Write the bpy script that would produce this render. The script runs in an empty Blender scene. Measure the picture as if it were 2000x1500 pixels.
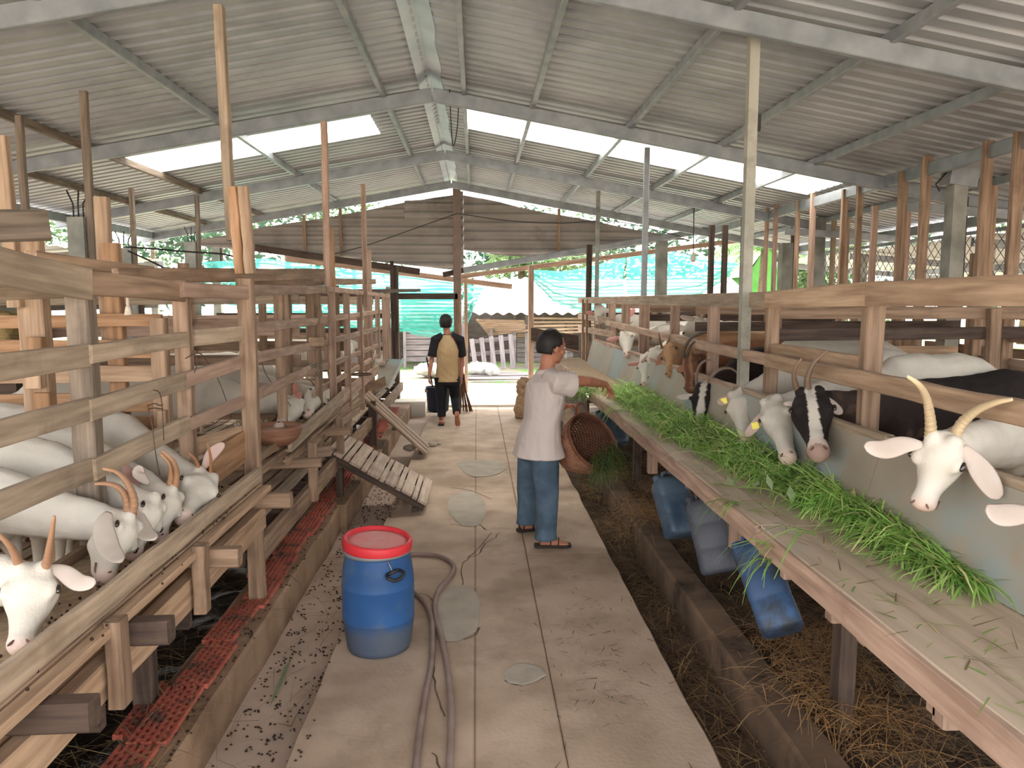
import bpy, bmesh, math, random
from mathutils import Vector, Matrix, noise
from math import sin, cos, pi, radians, sqrt
V = Vector
rnd = random.Random(7)
SC = bpy.context.scene
COL = SC.collection

# ------------------------------------------------------------ camera, sky, sun, exposure
FPX, PITCH, YAW, CH = 1500.0, radians(6.277), radians(2.657), 1.8
FW = V((sin(YAW)*cos(PITCH), cos(YAW)*cos(PITCH), -sin(PITCH)))
RT = V((cos(YAW), -sin(YAW), 0))
UP = RT.cross(FW)
CAM = V((0, 0, CH))
cd = bpy.data.cameras.new('camera'); co = bpy.data.objects.new('camera', cd); COL.objects.link(co)
cd.sensor_width = 36.0; cd.lens = FPX*36/2000; cd.clip_start = .05; cd.clip_end = 300
mw = Matrix((RT, UP, -FW)).transposed().to_4x4(); mw.translation = CAM
co.matrix_world = mw
SC.camera = co

W = bpy.data.worlds.new('sky'); SC.world = W; W.use_nodes = True
nt = W.node_tree; bg = nt.nodes['Background']
sky = nt.nodes.new('ShaderNodeTexSky'); sky.sky_type = 'NISHITA'; sky.sun_disc = False
sky.sun_elevation = radians(58); sky.sun_rotation = radians(10); sky.dust_density = 6; sky.air_density = 1.0; sky.ozone_density = 1
mixw = nt.nodes.new('ShaderNodeMixRGB'); mixw.inputs[0].default_value = .75
mulw = nt.nodes.new('ShaderNodeVectorMath'); mulw.operation = 'SCALE'; mulw.inputs['Scale'].default_value = .30
nt.links.new(sky.outputs[0], mulw.inputs[0]); nt.links.new(mulw.outputs[0], mixw.inputs[1])
mixw.inputs[2].default_value = (1.05, 1.0, .96, 1)
nt.links.new(mixw.outputs[0], bg.inputs[0]); bg.inputs[1].default_value = 2.6
sl = bpy.data.lights.new('sun', 'SUN'); sl.energy = 3.6; sl.angle = radians(6); sl.color = (1, .96, .9)
so = bpy.data.objects.new('sun', sl); COL.objects.link(so)
sd = V((.15, .52, .84)).normalized()
so.rotation_euler = sd.to_track_quat('Z', 'Y').to_euler(); so.location = (0, 20, 20)

SC.view_settings.view_transform = 'Standard'; SC.view_settings.look = 'None'
SC.view_settings.gamma = 1; SC.view_settings.use_curve_mapping = False
SC.view_settings.exposure = 1.18
cy = SC.cycles
cy.use_denoising = True; cy.max_bounces = 12; cy.diffuse_bounces = 9; cy.glossy_bounces = 3
cy.transmission_bounces = 4; cy.transparent_max_bounces = 12
cy.caustics_reflective = False; cy.caustics_refractive = False; cy.sample_clamp_indirect = 8

# ------------------------------------------------------------ pixel helpers (2000x1500 frame)
def ray(px, py): return FW + RT*((px-1000)/FPX) + UP*((750-py)/FPX)
def D(px, py, d): return CAM + ray(px, py)*d
def PX(px, py, X): r = ray(px, py); return CAM + r*(X/r.x)
def PY(px, py, Y): r = ray(px, py); return CAM + r*(Y/r.y)
def PZ(px, py, Z): r = ray(px, py); return CAM + r*((Z-CH)/r.z)
def dep(p): return (p-CAM).dot(FW)

# ------------------------------------------------------------ materials
def lin(c):
    return tuple((x/12.92 if x <= .04045 else ((x+.055)/1.055)**2.4) for x in c)
def rgb(h): return lin((int(h[0:2], 16)/255, int(h[2:4], 16)/255, int(h[4:6], 16)/255))
MATS = {}
def mat(name, c1, c2=None, scale=4, stretch=(1, 1, 1), rough=.7, metal=0, bump=.0, detail=6, c3=None, s3=1.2, t3=(.5, .7),
        attr=None, rand=.0, spec=.35, bscale=None, trans=0):
    if name in MATS: return MATS[name]
    m = bpy.data.materials.new(name); m.use_nodes = True; n = m.node_tree.nodes; L = m.node_tree.links
    b = n['Principled BSDF']; b.inputs['Roughness'].default_value = rough; b.inputs['Metallic'].default_value = metal
    b.inputs['Specular IOR Level'].default_value = spec
    tc = n.new('ShaderNodeTexCoord'); mp = n.new('ShaderNodeMapping'); mp.inputs['Scale'].default_value = stretch
    oi = n.new('ShaderNodeObjectInfo'); mr = n.new('ShaderNodeVectorMath'); mr.operation = 'ADD'
    ml = n.new('ShaderNodeMath'); ml.operation = 'MULTIPLY'; ml.inputs[1].default_value = 17.0 if rand else 0
    L.new(oi.outputs['Random'], ml.inputs[0]); L.new(tc.outputs['Object'], mr.inputs[0]); L.new(ml.outputs[0], mr.inputs[1])
    L.new(mr.outputs[0], mp.inputs[0])
    nz = n.new('ShaderNodeTexNoise'); nz.inputs['Scale'].default_value = scale; nz.inputs['Detail'].default_value = detail
    L.new(mp.outputs[0], nz.inputs['Vector'])
    rmp = n.new('ShaderNodeValToRGB'); rmp.color_ramp.elements[0].position = .32; rmp.color_ramp.elements[1].position = .68
    L.new(nz.outputs[0], rmp.inputs[0])
    rmp.color_ramp.elements[0].color = (*c1, 1); rmp.color_ramp.elements[1].color = (*(c2 or c1), 1)
    out = rmp.outputs[0]
    if c3:
        nz3 = n.new('ShaderNodeTexNoise'); nz3.inputs['Scale'].default_value = s3; nz3.inputs['Detail'].default_value = 5
        nz3.inputs['Roughness'].default_value = .65
        L.new(mr.outputs[0], nz3.inputs['Vector'])
        r3 = n.new('ShaderNodeMapRange'); r3.inputs[1].default_value = t3[0]; r3.inputs[2].default_value = t3[1]
        L.new(nz3.outputs[0], r3.inputs[0])
        mx = n.new('ShaderNodeMixRGB'); L.new(r3.outputs[0], mx.inputs[0]); L.new(out, mx.inputs[1]); mx.inputs[2].default_value = (*c3, 1)
        out = mx.outputs[0]
    if attr:
        at = n.new('ShaderNodeAttribute'); at.attribute_name = attr
        mx = n.new('ShaderNodeMixRGB'); mx.blend_type = 'MULTIPLY'; mx.inputs[0].default_value = 1
        L.new(at.outputs['Color'], mx.inputs[1]); L.new(out, mx.inputs[2]); out = mx.outputs[0]
    if rand:
        hs = n.new('ShaderNodeHueSaturation'); mr2 = n.new('ShaderNodeMapRange')
        mr2.inputs[3].default_value = 1-rand; mr2.inputs[4].default_value = 1+rand
        L.new(oi.outputs['Random'], mr2.inputs[0]); L.new(mr2.outputs[0], hs.inputs['Value']); L.new(out, hs.inputs['Color'])
        out = hs.outputs[0]
    L.new(out, b.inputs['Base Color'])
    if bump:
        bp = n.new('ShaderNodeBump'); bp.inputs['Strength'].default_value = bump; bp.inputs['Distance'].default_value = .01
        if bscale:
            nb = n.new('ShaderNodeTexNoise'); nb.inputs['Scale'].default_value = bscale; nb.inputs['Detail'].default_value = 4
            L.new(mp.outputs[0], nb.inputs['Vector']); L.new(nb.outputs[0], bp.inputs['Height'])
        else: L.new(nz.outputs[0], bp.inputs['Height'])
        L.new(bp.outputs[0], b.inputs['Normal'])
    if trans:
        tb = n.new('ShaderNodeBsdfTranslucent'); ms = n.new('ShaderNodeMixShader'); ms.inputs[0].default_value = trans
        L.new(out, tb.inputs[0]); L.new(b.outputs[0], ms.inputs[1]); L.new(tb.outputs[0], ms.inputs[2])
        L.new(ms.outputs[0], n['Material Output'].inputs['Surface'])
    MATS[name] = m
    return m

def wood(name, a, b, c=None, rand=.14, rough=.75):
    return mat(name, rgb(a), rgb(b), scale=2.2, stretch=(1.2, 16, 16), rough=rough, bump=.35, c3=rgb(c) if c else None, s3=3.0, t3=(.55, .8), rand=rand)
WF = wood('fresh_wood', '937860', 'c2a588', 'a58669')
WO = wood('orange_wood', '8a6848', 'b99270', '9c7350')
WG = wood('weathered_wood', '8a7966', 'b8a48c', '7a6856')
WB = wood('brown_wood', '735d4a', 'a58a72', '655040')
WD = wood('dark_wood', '3b302a', '5e4d41', '2d241f')
WK = wood('grey_post_wood', '5f5347', '8a7b6b', '51463c')
WP = wood('pink_wood', '8e7464', 'b89c88', '826a5a')
RAMPW = wood('ramp_wood', '9c8a7a', 'c4b09e', '8a7868', rand=.08)
ROOF = mat('roof_metal', rgb('9ea1a3'), rgb('b2b4b5'), scale=1.5, stretch=(1, 1, 1), rough=.5, metal=.25, c3=rgb('8e8f90'), s3=.9)
GABLE = mat('gable_metal', rgb('8e8781'), rgb('a19a94'), scale=1.2, rough=.55, metal=.2, c3=rgb('78706a'), s3=1.0)
STEEL = mat('galvanised_steel', rgb('82888a'), rgb('9ea2a4'), scale=6, rough=.5, metal=.35, rand=.06)
RIDGE = mat('ridge_steel', rgb('b4bec8'), rgb('ccd4da'), scale=3, rough=.45, metal=.3)
CONC = mat('concrete_post', rgb('7e8078'), rgb('a0a097'), scale=5, rough=.9, bump=.3, c3=rgb('6a6d66'), s3=2)
PATH = mat('path_concrete', rgb('a8927c'), rgb('c6b09a'), scale=2.6, rough=.8, bump=.25, bscale=45, c3=rgb('98846e'), s3=1.7, detail=9, t3=(.5, .72))
PATCH = mat('patch_concrete', rgb('a39a8a'), rgb('b5ab9b'), scale=6, rough=.85, bump=.2, bscale=30)
CURB = mat('curb_concrete', rgb('866c54'), rgb('a58970'), scale=3, rough=.9, bump=.5, bscale=25, c3=rgb('6a5340'), s3=2)
CURBR = mat('soiled_curb', rgb('564536'), rgb('77604b'), scale=4, rough=.95, bump=.6, c3=rgb('33271e'), s3=3)
GUTT = mat('gutter_concrete', rgb('b09a88'), rgb('cab4a2'), scale=3, rough=.8, bump=.2, c3=rgb('9a8472'), s3=1.5)
MUD = mat('wet_manure', rgb('191715'), rgb('35302b'), scale=14, rough=.3, bump=1.0, bscale=60, c3=rgb('45392d'), s3=2.2, t3=(.5, .7))
SOIL = mat('pit_soil', rgb('3b2e24'), rgb('65523f'), scale=9, rough=.9, bump=.8, c3=rgb('241c16'), s3=2)
REDT = mat('red_clay_grid', rgb('a85444'), rgb('c46d58'), scale=7, rough=.85, rand=.12, c3=rgb('6e5044'), s3=9, t3=(.5, .62))
BENCH = mat('bench_top', rgb('a5927e'), rgb('bfac96'), scale=2.2, stretch=(.7, 9, 9), rough=.7, c3=rgb('a3a8a4'), s3=1.1, t3=(.55, .75), bump=.12, rand=.04)
WALLB = mat('trough_panel', rgb('8f8474'), rgb('a69a8a'), scale=1.6, rough=.6, c3=rgb('8b9898'), s3=1.4, t3=(.46, .62), bump=.1)
SAND = mat('trough_feed', rgb('8e7961'), rgb('ae977c'), scale=30, rough=.95, bump=.4)
DIRT = mat('dark_pellet', rgb('2a1d15'), rgb('3d2b20'), scale=20, rough=.7)
BARK = mat('bark', rgb('5c4c3c'), rgb('7d6a55'), scale=8, rough=.95, bump=.5)

# ------------------------------------------------------------ mesh builder
class MB:
    def __init__(s): s.v = []; s.f = []; s.c = []; s.smooth = True
    def add(s, vs, fs, col=None):
        k = len(s.v); s.v += [tuple(x) for x in vs]; s.f += [tuple(i+k for i in f) for f in fs]
        if col is not None: s.c += [col]*len(vs)
        return s
    def box(s, c, d, rot=None, col=None):
        hx, hy, hz = d[0]/2, d[1]/2, d[2]/2
        vs = [V((x, y, z)) for z in (-hz, hz) for y in (-hy, hy) for x in (-hx, hx)]
        if rot is not None: vs = [rot @ v for v in vs]
        vs = [v+V(c) for v in vs]
        return s.add(vs, [(0, 2, 3, 1), (4, 5, 7, 6), (0, 1, 5, 4), (2, 6, 7, 3), (0, 4, 6, 2), (1, 3, 7, 5)], col)
    def bar(s, a, b, w, t, up=(0, 0, 1), col=None):
        a, b = V(a), V(b); x = (b-a); L = x.length; x.normalize(); u = V(up)
        y = u.cross(x)
        if y.length < 1e-4: y = V((0, 1, 0)).cross(x)
        y.normalize(); z = x.cross(y)
        R = Matrix((x, y, z)).transposed()
        return s.box((a+b)/2, (L, t, w), R, col)
    def loft(s, pts, secs, up=None, n=12, caps=True, col=None, closed=False):
        """pts path; secs (ra, rb) half-sizes: ra across, rb along up"""
        pts = [V(p) for p in pts]; rings = []; N = len(pts); prev = None
        for i, p in enumerate(pts):
            if closed: t = (pts[(i+1) % N]-pts[i-1])
            else: t = (pts[min(i+1, N-1)]-pts[max(i-1, 0)])
            if t.length < 1e-9: t = V((0, 0, 1))
            t.normalize()
            if up is None: u = prev if prev is not None else V((0, 0, 1))
            else: u = V(up) if prev is None or abs(V(up).normalized().dot(t)) < .95 else prev
            a = t.cross(u)
            if a.length < 1e-3: a = t.cross(V((.3, .8, .1)))
            a.normalize(); b = a.cross(t).normalized()
            if prev is not None and b.dot(prev) < 0: a, b = -a, -b
            prev = b
            ra, rb = secs[i] if isinstance(secs[i], (tuple, list)) else (secs[i], secs[i])
            rings.append([p + a*(ra*cos(2*pi*j/n)) + b*(rb*sin(2*pi*j/n)) for j in range(n)])
        vs = [v for r in rings for v in r]; fs = []
        for i in range(N if closed else N-1):
            i2 = (i+1) % N
            for j in range(n):
                fs.append((i*n+j, i*n+(j+1) % n, i2*n+(j+1) % n, i2*n+j))
        if caps and not closed:
            fs.append(tuple(reversed(range(n)))); fs.append(tuple((N-1)*n+j for j in range(n)))
        return s.add(vs, fs, col)
    def ell(s, c, ax, n=10, m=7, col=None):
        """ellipsoid; ax three axis vectors"""
        c = V(c); ax = [V(a) for a in ax]; vs = [c+ax[2]]; fs = []
        for i in range(1, m):
            th = pi*i/m
            for j in range(n):
                ph = 2*pi*j/n
                vs.append(c+ax[0]*(sin(th)*cos(ph))+ax[1]*(sin(th)*sin(ph))+ax[2]*cos(th))
        vs.append(c-ax[2])
        for j in range(n): fs.append((0, 1+j, 1+(j+1) % n))
        for i in range(m-2):
            for j in range(n):
                a = 1+i*n+j; b = 1+i*n+(j+1) % n; fs.append((a, a+n, b+n, b))
        k = len(vs)-1
        for j in range(n): fs.append((k, 1+(m-2)*n+(j+1) % n, 1+(m-2)*n+j))
        return s.add(vs, fs, col)
    def sph(s, c, r, n=8, m=5, col=None): return s.ell(c, ((r, 0, 0), (0, r, 0), (0, 0, r)), n, m, col)
    def lathe(s, c, prof, n=32, col=None):
        c = V(c); vs = []; fs = []; N = len(prof)
        for r, z in prof:
            for j in range(n): vs.append(c+V((r*cos(2*pi*j/n), r*sin(2*pi*j/n), z)))
        for i in range(N-1):
            for j in range(n): fs.append((i*n+j, i*n+(j+1) % n, (i+1)*n+(j+1) % n, (i+1)*n+j))
        fs.append(tuple(reversed(range(n)))); fs.append(tuple((N-1)*n+j for j in range(n)))
        return s.add(vs, fs, col)
    def mesh(s, name):
        me = bpy.data.meshes.new(name); me.from_pydata(s.v, [], s.f); me.update()
        if len(s.c) == len(s.v) and s.c:
            a = me.color_attributes.new('tint', 'FLOAT_COLOR', 'POINT')
            flat = []
            for c in s.c: flat += [c[0], c[1], c[2], 1.0]
            a.data.foreach_set('color', flat)
        if s.smooth:
            me.polygons.foreach_set('use_smooth', [True]*len(me.polygons))
        return me
    def build(s, name, m, parent=None, smooth=None, origin=None):
        if smooth is not None: s.smooth = smooth
        if origin is not None: s.v = [(x-origin[0], y-origin[1], z-origin[2]) for x, y, z in s.v]
        me = s.mesh(name)
        if m: me.materials.append(m)
        o = bpy.data.objects.new(name, me); COL.objects.link(o)
        if origin is not None: o.location = origin
        if parent:
            o.parent = parent
            o.location = o.location - PL(parent)
        return o
def PL(p):
    v = V((0, 0, 0))
    while p: v = v + p.location; p = p.parent
    return v
def tag(o, label=None, cat=None, group=None, kind=None):
    if label: o['label'] = label
    if cat: o['category'] = cat
    if group: o['group'] = group
    if kind: o['kind'] = kind
    return o
def empty(name, loc, label=None, cat=None, group=None, kind=None):
    o = bpy.data.objects.new(name, None); COL.objects.link(o); o.location = loc; o.empty_display_size = .1
    return tag(o, label, cat, group, kind)

BOARD = {}
def board_mesh(L, w, t, seg, m, seed=0):
    key = (round(L, 3), round(w, 3), round(t, 3), seg, m.name, seed)
    if key in BOARD: return BOARD[key]
    r = random.Random(seed*31+int(L*100)); c = min(w, t)*.1
    prof = [(-t/2+c, -w/2), (t/2-c, -w/2), (t/2, -w/2+c), (t/2, w/2-c), (t/2-c, w/2), (-t/2+c, w/2), (-t/2, w/2-c), (-t/2, -w/2+c)]
    mb = MB(); vs = []; fs = []; n = 8
    for i in range(seg+1):
        jy = r.uniform(-1, 1)*.003*(seg > 1); jz = r.uniform(-1, 1)*.004*(seg > 1); js = 1+r.uniform(-1, 1)*.03*(seg > 1)
        for y, z in prof: vs.append((-L/2+L*i/seg, y+jy, z*js+jz))
    for i in range(seg):
        for j in range(n): fs.append((i*n+j, (i+1)*n+j, (i+1)*n+(j+1) % n, i*n+(j+1) % n))
    fs.append(tuple(range(n))); fs.append(tuple(seg*n+n-1-j for j in range(n)))
    mb.add(vs, fs); mb.smooth = False
    me = mb.mesh('board'); me.materials.append(m); BOARD[key] = me
    return me
def board(name, a, b, w, t, m, parent=None, up=(0, 0, 1), seg=None, label=None):
    a, b = V(a), V(b); x = b-a; L = x.length; x.normalize(); u = V(up)
    y = u.cross(x)
    if y.length < 1e-4: y = V((0, 1, 0)).cross(x)
    y.normalize(); z = x.cross(y)
    if seg is None: seg = max(1, min(10, int(L/.3))) if dep((a+b)/2) < 7 else 1
    me = board_mesh(L, w, t, seg, m, seed=int(abs(a.x*77+a.y*131+a.z*57)) % 5)
    o = bpy.data.objects.new(name, me); COL.objects.link(o)
    mw = Matrix((x, y, z)).transposed().to_4x4(); mw.translation = (a+b)/2
    if parent:
        o.parent = parent; mw.translation = (a+b)/2 - PL(parent)
    o.matrix_local = mw
    if label: o['label'] = label
    return o
TSC = bpy.data.scenes.new('workshop')   # empty side scene in which organic meshes are fused
def taper_board(name, a, b, w0, w1, t, m, parent=None, seg=8):
    a, b = V(a), V(b); x = b-a; L = x.length; x.normalize(); y = V((0, 0, 1)).cross(x).normalized(); z = x.cross(y); vs = []; fs = []
    for i in range(seg+1):
        q = i/seg; w = (w0+(w1-w0)*q)/2; k = noise.noise(V((a.x*3+i*.7, b.y, 1)))*.006*(0 < i < seg)
        for yy_, zz_ in ((-t/2, -w), (t/2, -w), (t/2, w-.006+k), (t/2-.006, w+k), (-t/2+.006, w+k), (-t/2, w-.006+k)):
            vs.append((-L/2+L*q, yy_, zz_))
    for i in range(seg):
        for j in range(6): fs.append((6*i+j, 6*i+6+j, 6*i+6+(j+1) % 6, 6*i+(j+1) % 6))
    fs += [tuple(range(6)), tuple(6*seg+5-j for j in range(6))]
    o = MB().add(vs, fs).build(name, m, None, smooth=False); mw_ = Matrix((x, y, z)).transposed().to_4x4(); mw_.translation = (a+b)/2
    if parent: o.parent = parent; mw_.translation = (a+b)/2-PL(parent)
    o.matrix_local = mw_; return o
def organic(mb, name, m, parent=None, vox=.014, smooth=3, colfn=None, origin=None, jit=0):
    me = bpy.data.meshes.new('tmp'); me.from_pydata(mb.v, [], mb.f); me.update()
    o = bpy.data.objects.new('tmp', me); TSC.collection.objects.link(o)
    rm = o.modifiers.new('r', 'REMESH'); rm.mode = 'VOXEL'; rm.voxel_size = vox
    if smooth:
        sm = o.modifiers.new('s', 'SMOOTH'); sm.factor = .5; sm.iterations = smooth
    vl = TSC.view_layers[0]; vl.update(); dg = vl.depsgraph; ev = o.evaluated_get(dg)
    m2 = bpy.data.meshes.new_from_object(ev)
    bpy.data.objects.remove(o); bpy.data.meshes.remove(me)
    n = len(m2.vertices); co_ = [0.0]*(3*n); no_ = [0.0]*(3*n)
    m2.vertices.foreach_get('co', co_); m2.vertices.foreach_get('normal', no_)
    P_ = [V(co_[3*i:3*i+3]) for i in range(n)]; N_ = [V(no_[3*i:3*i+3]) for i in range(n)]
    if jit: P_ = [p+q*(noise.noise(p*18)*jit) for p, q in zip(P_, N_)]
    if colfn:
        a = m2.color_attributes.new('tint', 'FLOAT_COLOR', 'POINT'); flat = []
        for p, q in zip(P_, N_):
            c = colfn(p, q); flat += [c[0], c[1], c[2], 1.0]
        a.data.foreach_set('color', flat)
    O_ = V(origin) if origin is not None else V((0, 0, 0)); flat = []
    for p in P_: flat += [p.x-O_.x, p.y-O_.y, p.z-O_.z]
    m2.vertices.foreach_set('co', flat); m2.update()
    m2.polygons.foreach_set('use_smooth', [True]*len(m2.polygons))
    m2.name = name; m2.materials.clear(); m2.materials.append(m)
    ob = bpy.data.objects.new(name, m2); COL.objects.link(ob)
    if origin is not None: ob.location = origin
    if parent: ob.parent = parent; ob.location = ob.location - PL(parent)
    return ob
def crom(pts, n=6):
    pts = [V(p) for p in pts]; out = []
    for i in range(len(pts)-1):
        p0 = pts[max(i-1, 0)]; p1 = pts[i]; p2 = pts[i+1]; p3 = pts[min(i+2, len(pts)-1)]
        for k in range(n):
            t = k/n
            out.append(.5*((2*p1)+(p2-p0)*t+(2*p0-5*p1+4*p2-p3)*t*t+(3*p1-p0-3*p2+p3)*t**3))
    out.append(pts[-1]); return out
def blades(name, gen, n, m, seed=1, kind='stuff', label=None, cat=None, parent=None, trans=None):
    """gen(r) -> (pos, dir, length, width, bend, colour) for each ribbon"""
    r = random.Random(seed); mb = MB()
    for _ in range(n):
        p, d, L, w, bend, col = gen(r)
        p = V(p); d = V(d).normalized(); s = d.cross(V((r.uniform(-.3, .3), r.uniform(-.3, .3), 1)))
        if s.length < 1e-3: s = V((1, 0, 0))
        s.normalize(); u = s.cross(d); q = p.copy(); vs = []; K = 3
        for i in range(K+1):
            ww = w*(1-.75*(i/K)**2)/2
            vs += [q-s*ww, q+s*ww]
            q = q+d*(L/K); d = (d-V((0, 0, 1))*bend+s*r.uniform(-.15, .15)*abs(bend)*3).normalized()
        mb.add(vs, [(2*i, 2*i+1, 2*i+3, 2*i+2) for i in range(K)], col)
    o = mb.build(name, m, parent)
    return tag(o, label, cat, None, kind)
# ============================================================ ROOF
RX, RZ, SL = -.42, 3.93, .18
GY = 14.2
def roofz(x): return RZ-SL*abs(x-RX)
m = bpy.data.materials.new('clear_roof_sheet'); m.use_nodes = True; n_ = m.node_tree.nodes; l_ = m.node_tree.links
tb = n_.new('ShaderNodeBsdfTranslucent'); tb.inputs[0].default_value = (.97, .97, .93, 1)
tp = n_.new('ShaderNodeBsdfTransparent'); tp.inputs[0].default_value = (1, 1, .98, 1)
ms = n_.new('ShaderNodeMixShader'); ms.inputs[0].default_value = .12
l_.new(tb.outputs[0], ms.inputs[1]); l_.new(tp.outputs[0], ms.inputs[2]); l_.new(ms.outputs[0], n_['Material Output'].inputs['Surface'])
SKYM = m
ceiling = empty('ceiling', (0, 0, 0), 'grey corrugated metal roof on steel beams over the goat barn', None, None, 'structure')
def sheet(y0, y1, x0, x1, mt, name='roof_sheet', dz=0):
    nw = max(1, int(round((y1-y0)/.17))); mb = MB(); vs = []; fs = []
    prof = [(0, 0), (.28, 0), (.4, .028), (.6, .028), (.72, 0)]
    ys = []
    for k in range(nw):
        for (t, z) in prof: ys.append((y0+(y1-y0)*(k+t)/nw, z))
    ys += [(y1, 0), (y1+.05, .001)]
    for y, z in ys:
        for x in (x0, x1): vs.append((x, y, roofz(x)+z+dz))
    for i in range(len(ys)-1): fs.append((2*i, 2*i+1, 2*i+3, 2*i+2))
    mb.add(vs, fs); o = mb.build(name, mt, ceiling, smooth=False); return o
LE, RE = -5.75, 5.95
yy = -1.35
k = 0
while yy < 14.4:
    y2 = yy+1.0
    j = rnd.uniform(0, .012)
    if abs(yy-8.65) < .06:
        sheet(yy, y2, RX-.02, -1.15, ROOF); sheet(yy+.03, y2-.03, -1.15, -3.85, SKYM, 'skylight_sheet'); sheet(yy, y2, -3.85, LE, ROOF)
        sheet(yy, y2, RX+.05, -.12, ROOF); sheet(yy+.03, y2-.03, -.12, 4.15, SKYM, 'skylight_sheet'); sheet(yy, y2, 4.15, RE, ROOF)
    else:
        sheet(yy, y2, RX-.04, LE, ROOF, dz=0); sheet(yy, y2, RX+.06, RE, ROOF, dz=0)
    yy = y2
mb = MB(); mb.smooth = False
ys = [-1.4+.35*i for i in range(46)]
vs = []
for i, y in enumerate(ys):
    wv = .012*sin(i*2.1)
    vs += [(RX-.13, y, RZ-.05), (RX-.02, y, RZ+.012), (RX+.10+wv, y, RZ-.025)]
fs = []
for i in range(len(ys)-1):
    for q in (0, 1): fs.append((3*i+q, 3*i+q+1, 3*i+q+4, 3*i+q+3))
mb.add(vs, fs).build('ridge_cap', RIDGE, ceiling)
PUR = [-4.7, -3.78, -2.47, -.9, -.11, .57, 1.55, 2.5, 3.45, 4.95]
for x in PUR:
    z = roofz(x)-.045
    board('purlin', (x, -1.4, z), (x, 14.35, z), .075, .045, WK if x in (-3.78, -4.7) else STEEL, ceiling, seg=1)
for x in (4.2, -5.6, 5.84):
    z = roofz(x)-.1
    board('eave_beam', (x, -1.4, z), (x, 14.35, z), .12, .07, STEEL, ceiling, seg=1)
for y in (1.5, 4.7, 7.85, 11.0, 13.75):
    for s, xe in ((-1, LE), (1, RE)):
        a = V((RX, y, RZ-.13)); b = V((xe, y, roofz(xe)-.13))
        board('rafter', a, b, .13, .055, STEEL, ceiling, seg=1)
# hanging wire by the ridge
mb = MB(); mb.loft(crom([PY(878, 175, 7.8), PY(882, 260, 8.2), PY(886, 285, 8.3), PY(893, 250, 8.3), PY(896, 190, 7.9)], 5), [.006]*21, n=5)
mb.build('ridge_wire', mat('wire', rgb('2c2a28'), rough=.6), ceiling)
WIRE = MATS['wire']

# ============================================================ GROUND
FL = empty('floor', (0, 0, 0), 'cracked concrete walkway with sunken drains on both sides', None, None, 'structure')
mb = MB()
g = []
def grid(name, x0, x1, y0, y1, z, amp, st, mt, parent, fq=3.0, edge=None):
    nx = max(1, int((x1-x0)/st)); ny = max(1, int((y1-y0)/st)); vs = []; fs = []
    for j in range(ny+1):
        for i in range(nx+1):
            x = x0+(x1-x0)*i/nx; y = y0+(y1-y0)*j/ny
            h = noise.noise(V((x*fq, y*fq, z*7)))*amp+noise.noise(V((x*fq*4, y*fq*4, 3)))*amp*.35
            vs.append((x, y, z+h))
    for j in range(ny):
        for i in range(nx):
            a = j*(nx+1)+i; fs.append((a, a+1, a+nx+2, a+nx+1))
    m_ = MB().add(vs, fs); return m_.build(name, mt, parent)
# pits
grid('manure_bed', -4.2, -1.2, -.5, 13, -.02, .05, .06, MUD, FL, 4)
tag(bpy.data.objects['manure_bed'], 'glossy black wet manure under the left pens', kind=None)
grid('gutter_floor', -1.16, -.70, -.5, 12.9, -.085, .006, .12, GUTT, FL)
grid('drain_bed', .90, 1.24, -.5, 12.9, -.13, .035, .05, SOIL, FL, 5)
grid('under_bench_ground', 1.3, 4.4, -.5, 12.9, .0, .05, .08, SOIL, FL, 3)
grid('far_ground', -8.5, -4.1, -2, 14.2, -.05, .02, .6, GUTT, FL)
grid('far_ground', 4.3, 9, -2, 14.2, -.05, .02, .6, GUTT, FL)
# walkway slabs with thin joints and a wandering, broken edge
def slab(x0, x1, y0, y1, wander=0, side=0):
    n = max(2, int((y1-y0)/.12)); vs = []; fs = []
    for i in range(n+1):
        y = y0+(y1-y0)*i/n
        w = noise.noise(V((y*2.2, side*5, 1)))*wander+noise.noise(V((y*9, side*5, 2)))*wander*.4
        xl = x0+(w if side < 0 else 0); xr = x1+(w if side > 0 else 0)
        vs += [(xl, y, -.16), (xl, y, -.008), (xl+.008, y, 0), (xr-.008, y, 0), (xr, y, -.008), (xr, y, -.16)]
    for i in range(n):
        for q in range(5): fs.append((6*i+q, 6*i+q+1, 6*i+q+7, 6*i+q+6))
    fs.append((5, 4, 3, 2, 1, 0)); k = 6*n; fs.append((k, k+1, k+2, k+3, k+4, k+5))
    o = MB().add(vs, fs).build('slab', PATH, FL, smooth=False)
yl = [-.6, 3.93, 5.02, 6.7, 8.2, 10.1, 12.9]
for a, b in zip(yl, yl[1:]): slab(-.75, -.0155, a, b-.003, .012, -1)
yc = [-.6, 4.6, 5.75, 7.05, 9.0, 11.2, 12.9]
for a, b in zip(yc, yc[1:]): slab(-.014, .348, a, b-.003, 0, 0)
yr = [-.6, 5.3, 7.4, 9.6, 12.9]
for a, b in zip(yr, yr[1:]): slab(.351, .943, a, b-.004, .015, 1)
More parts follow.
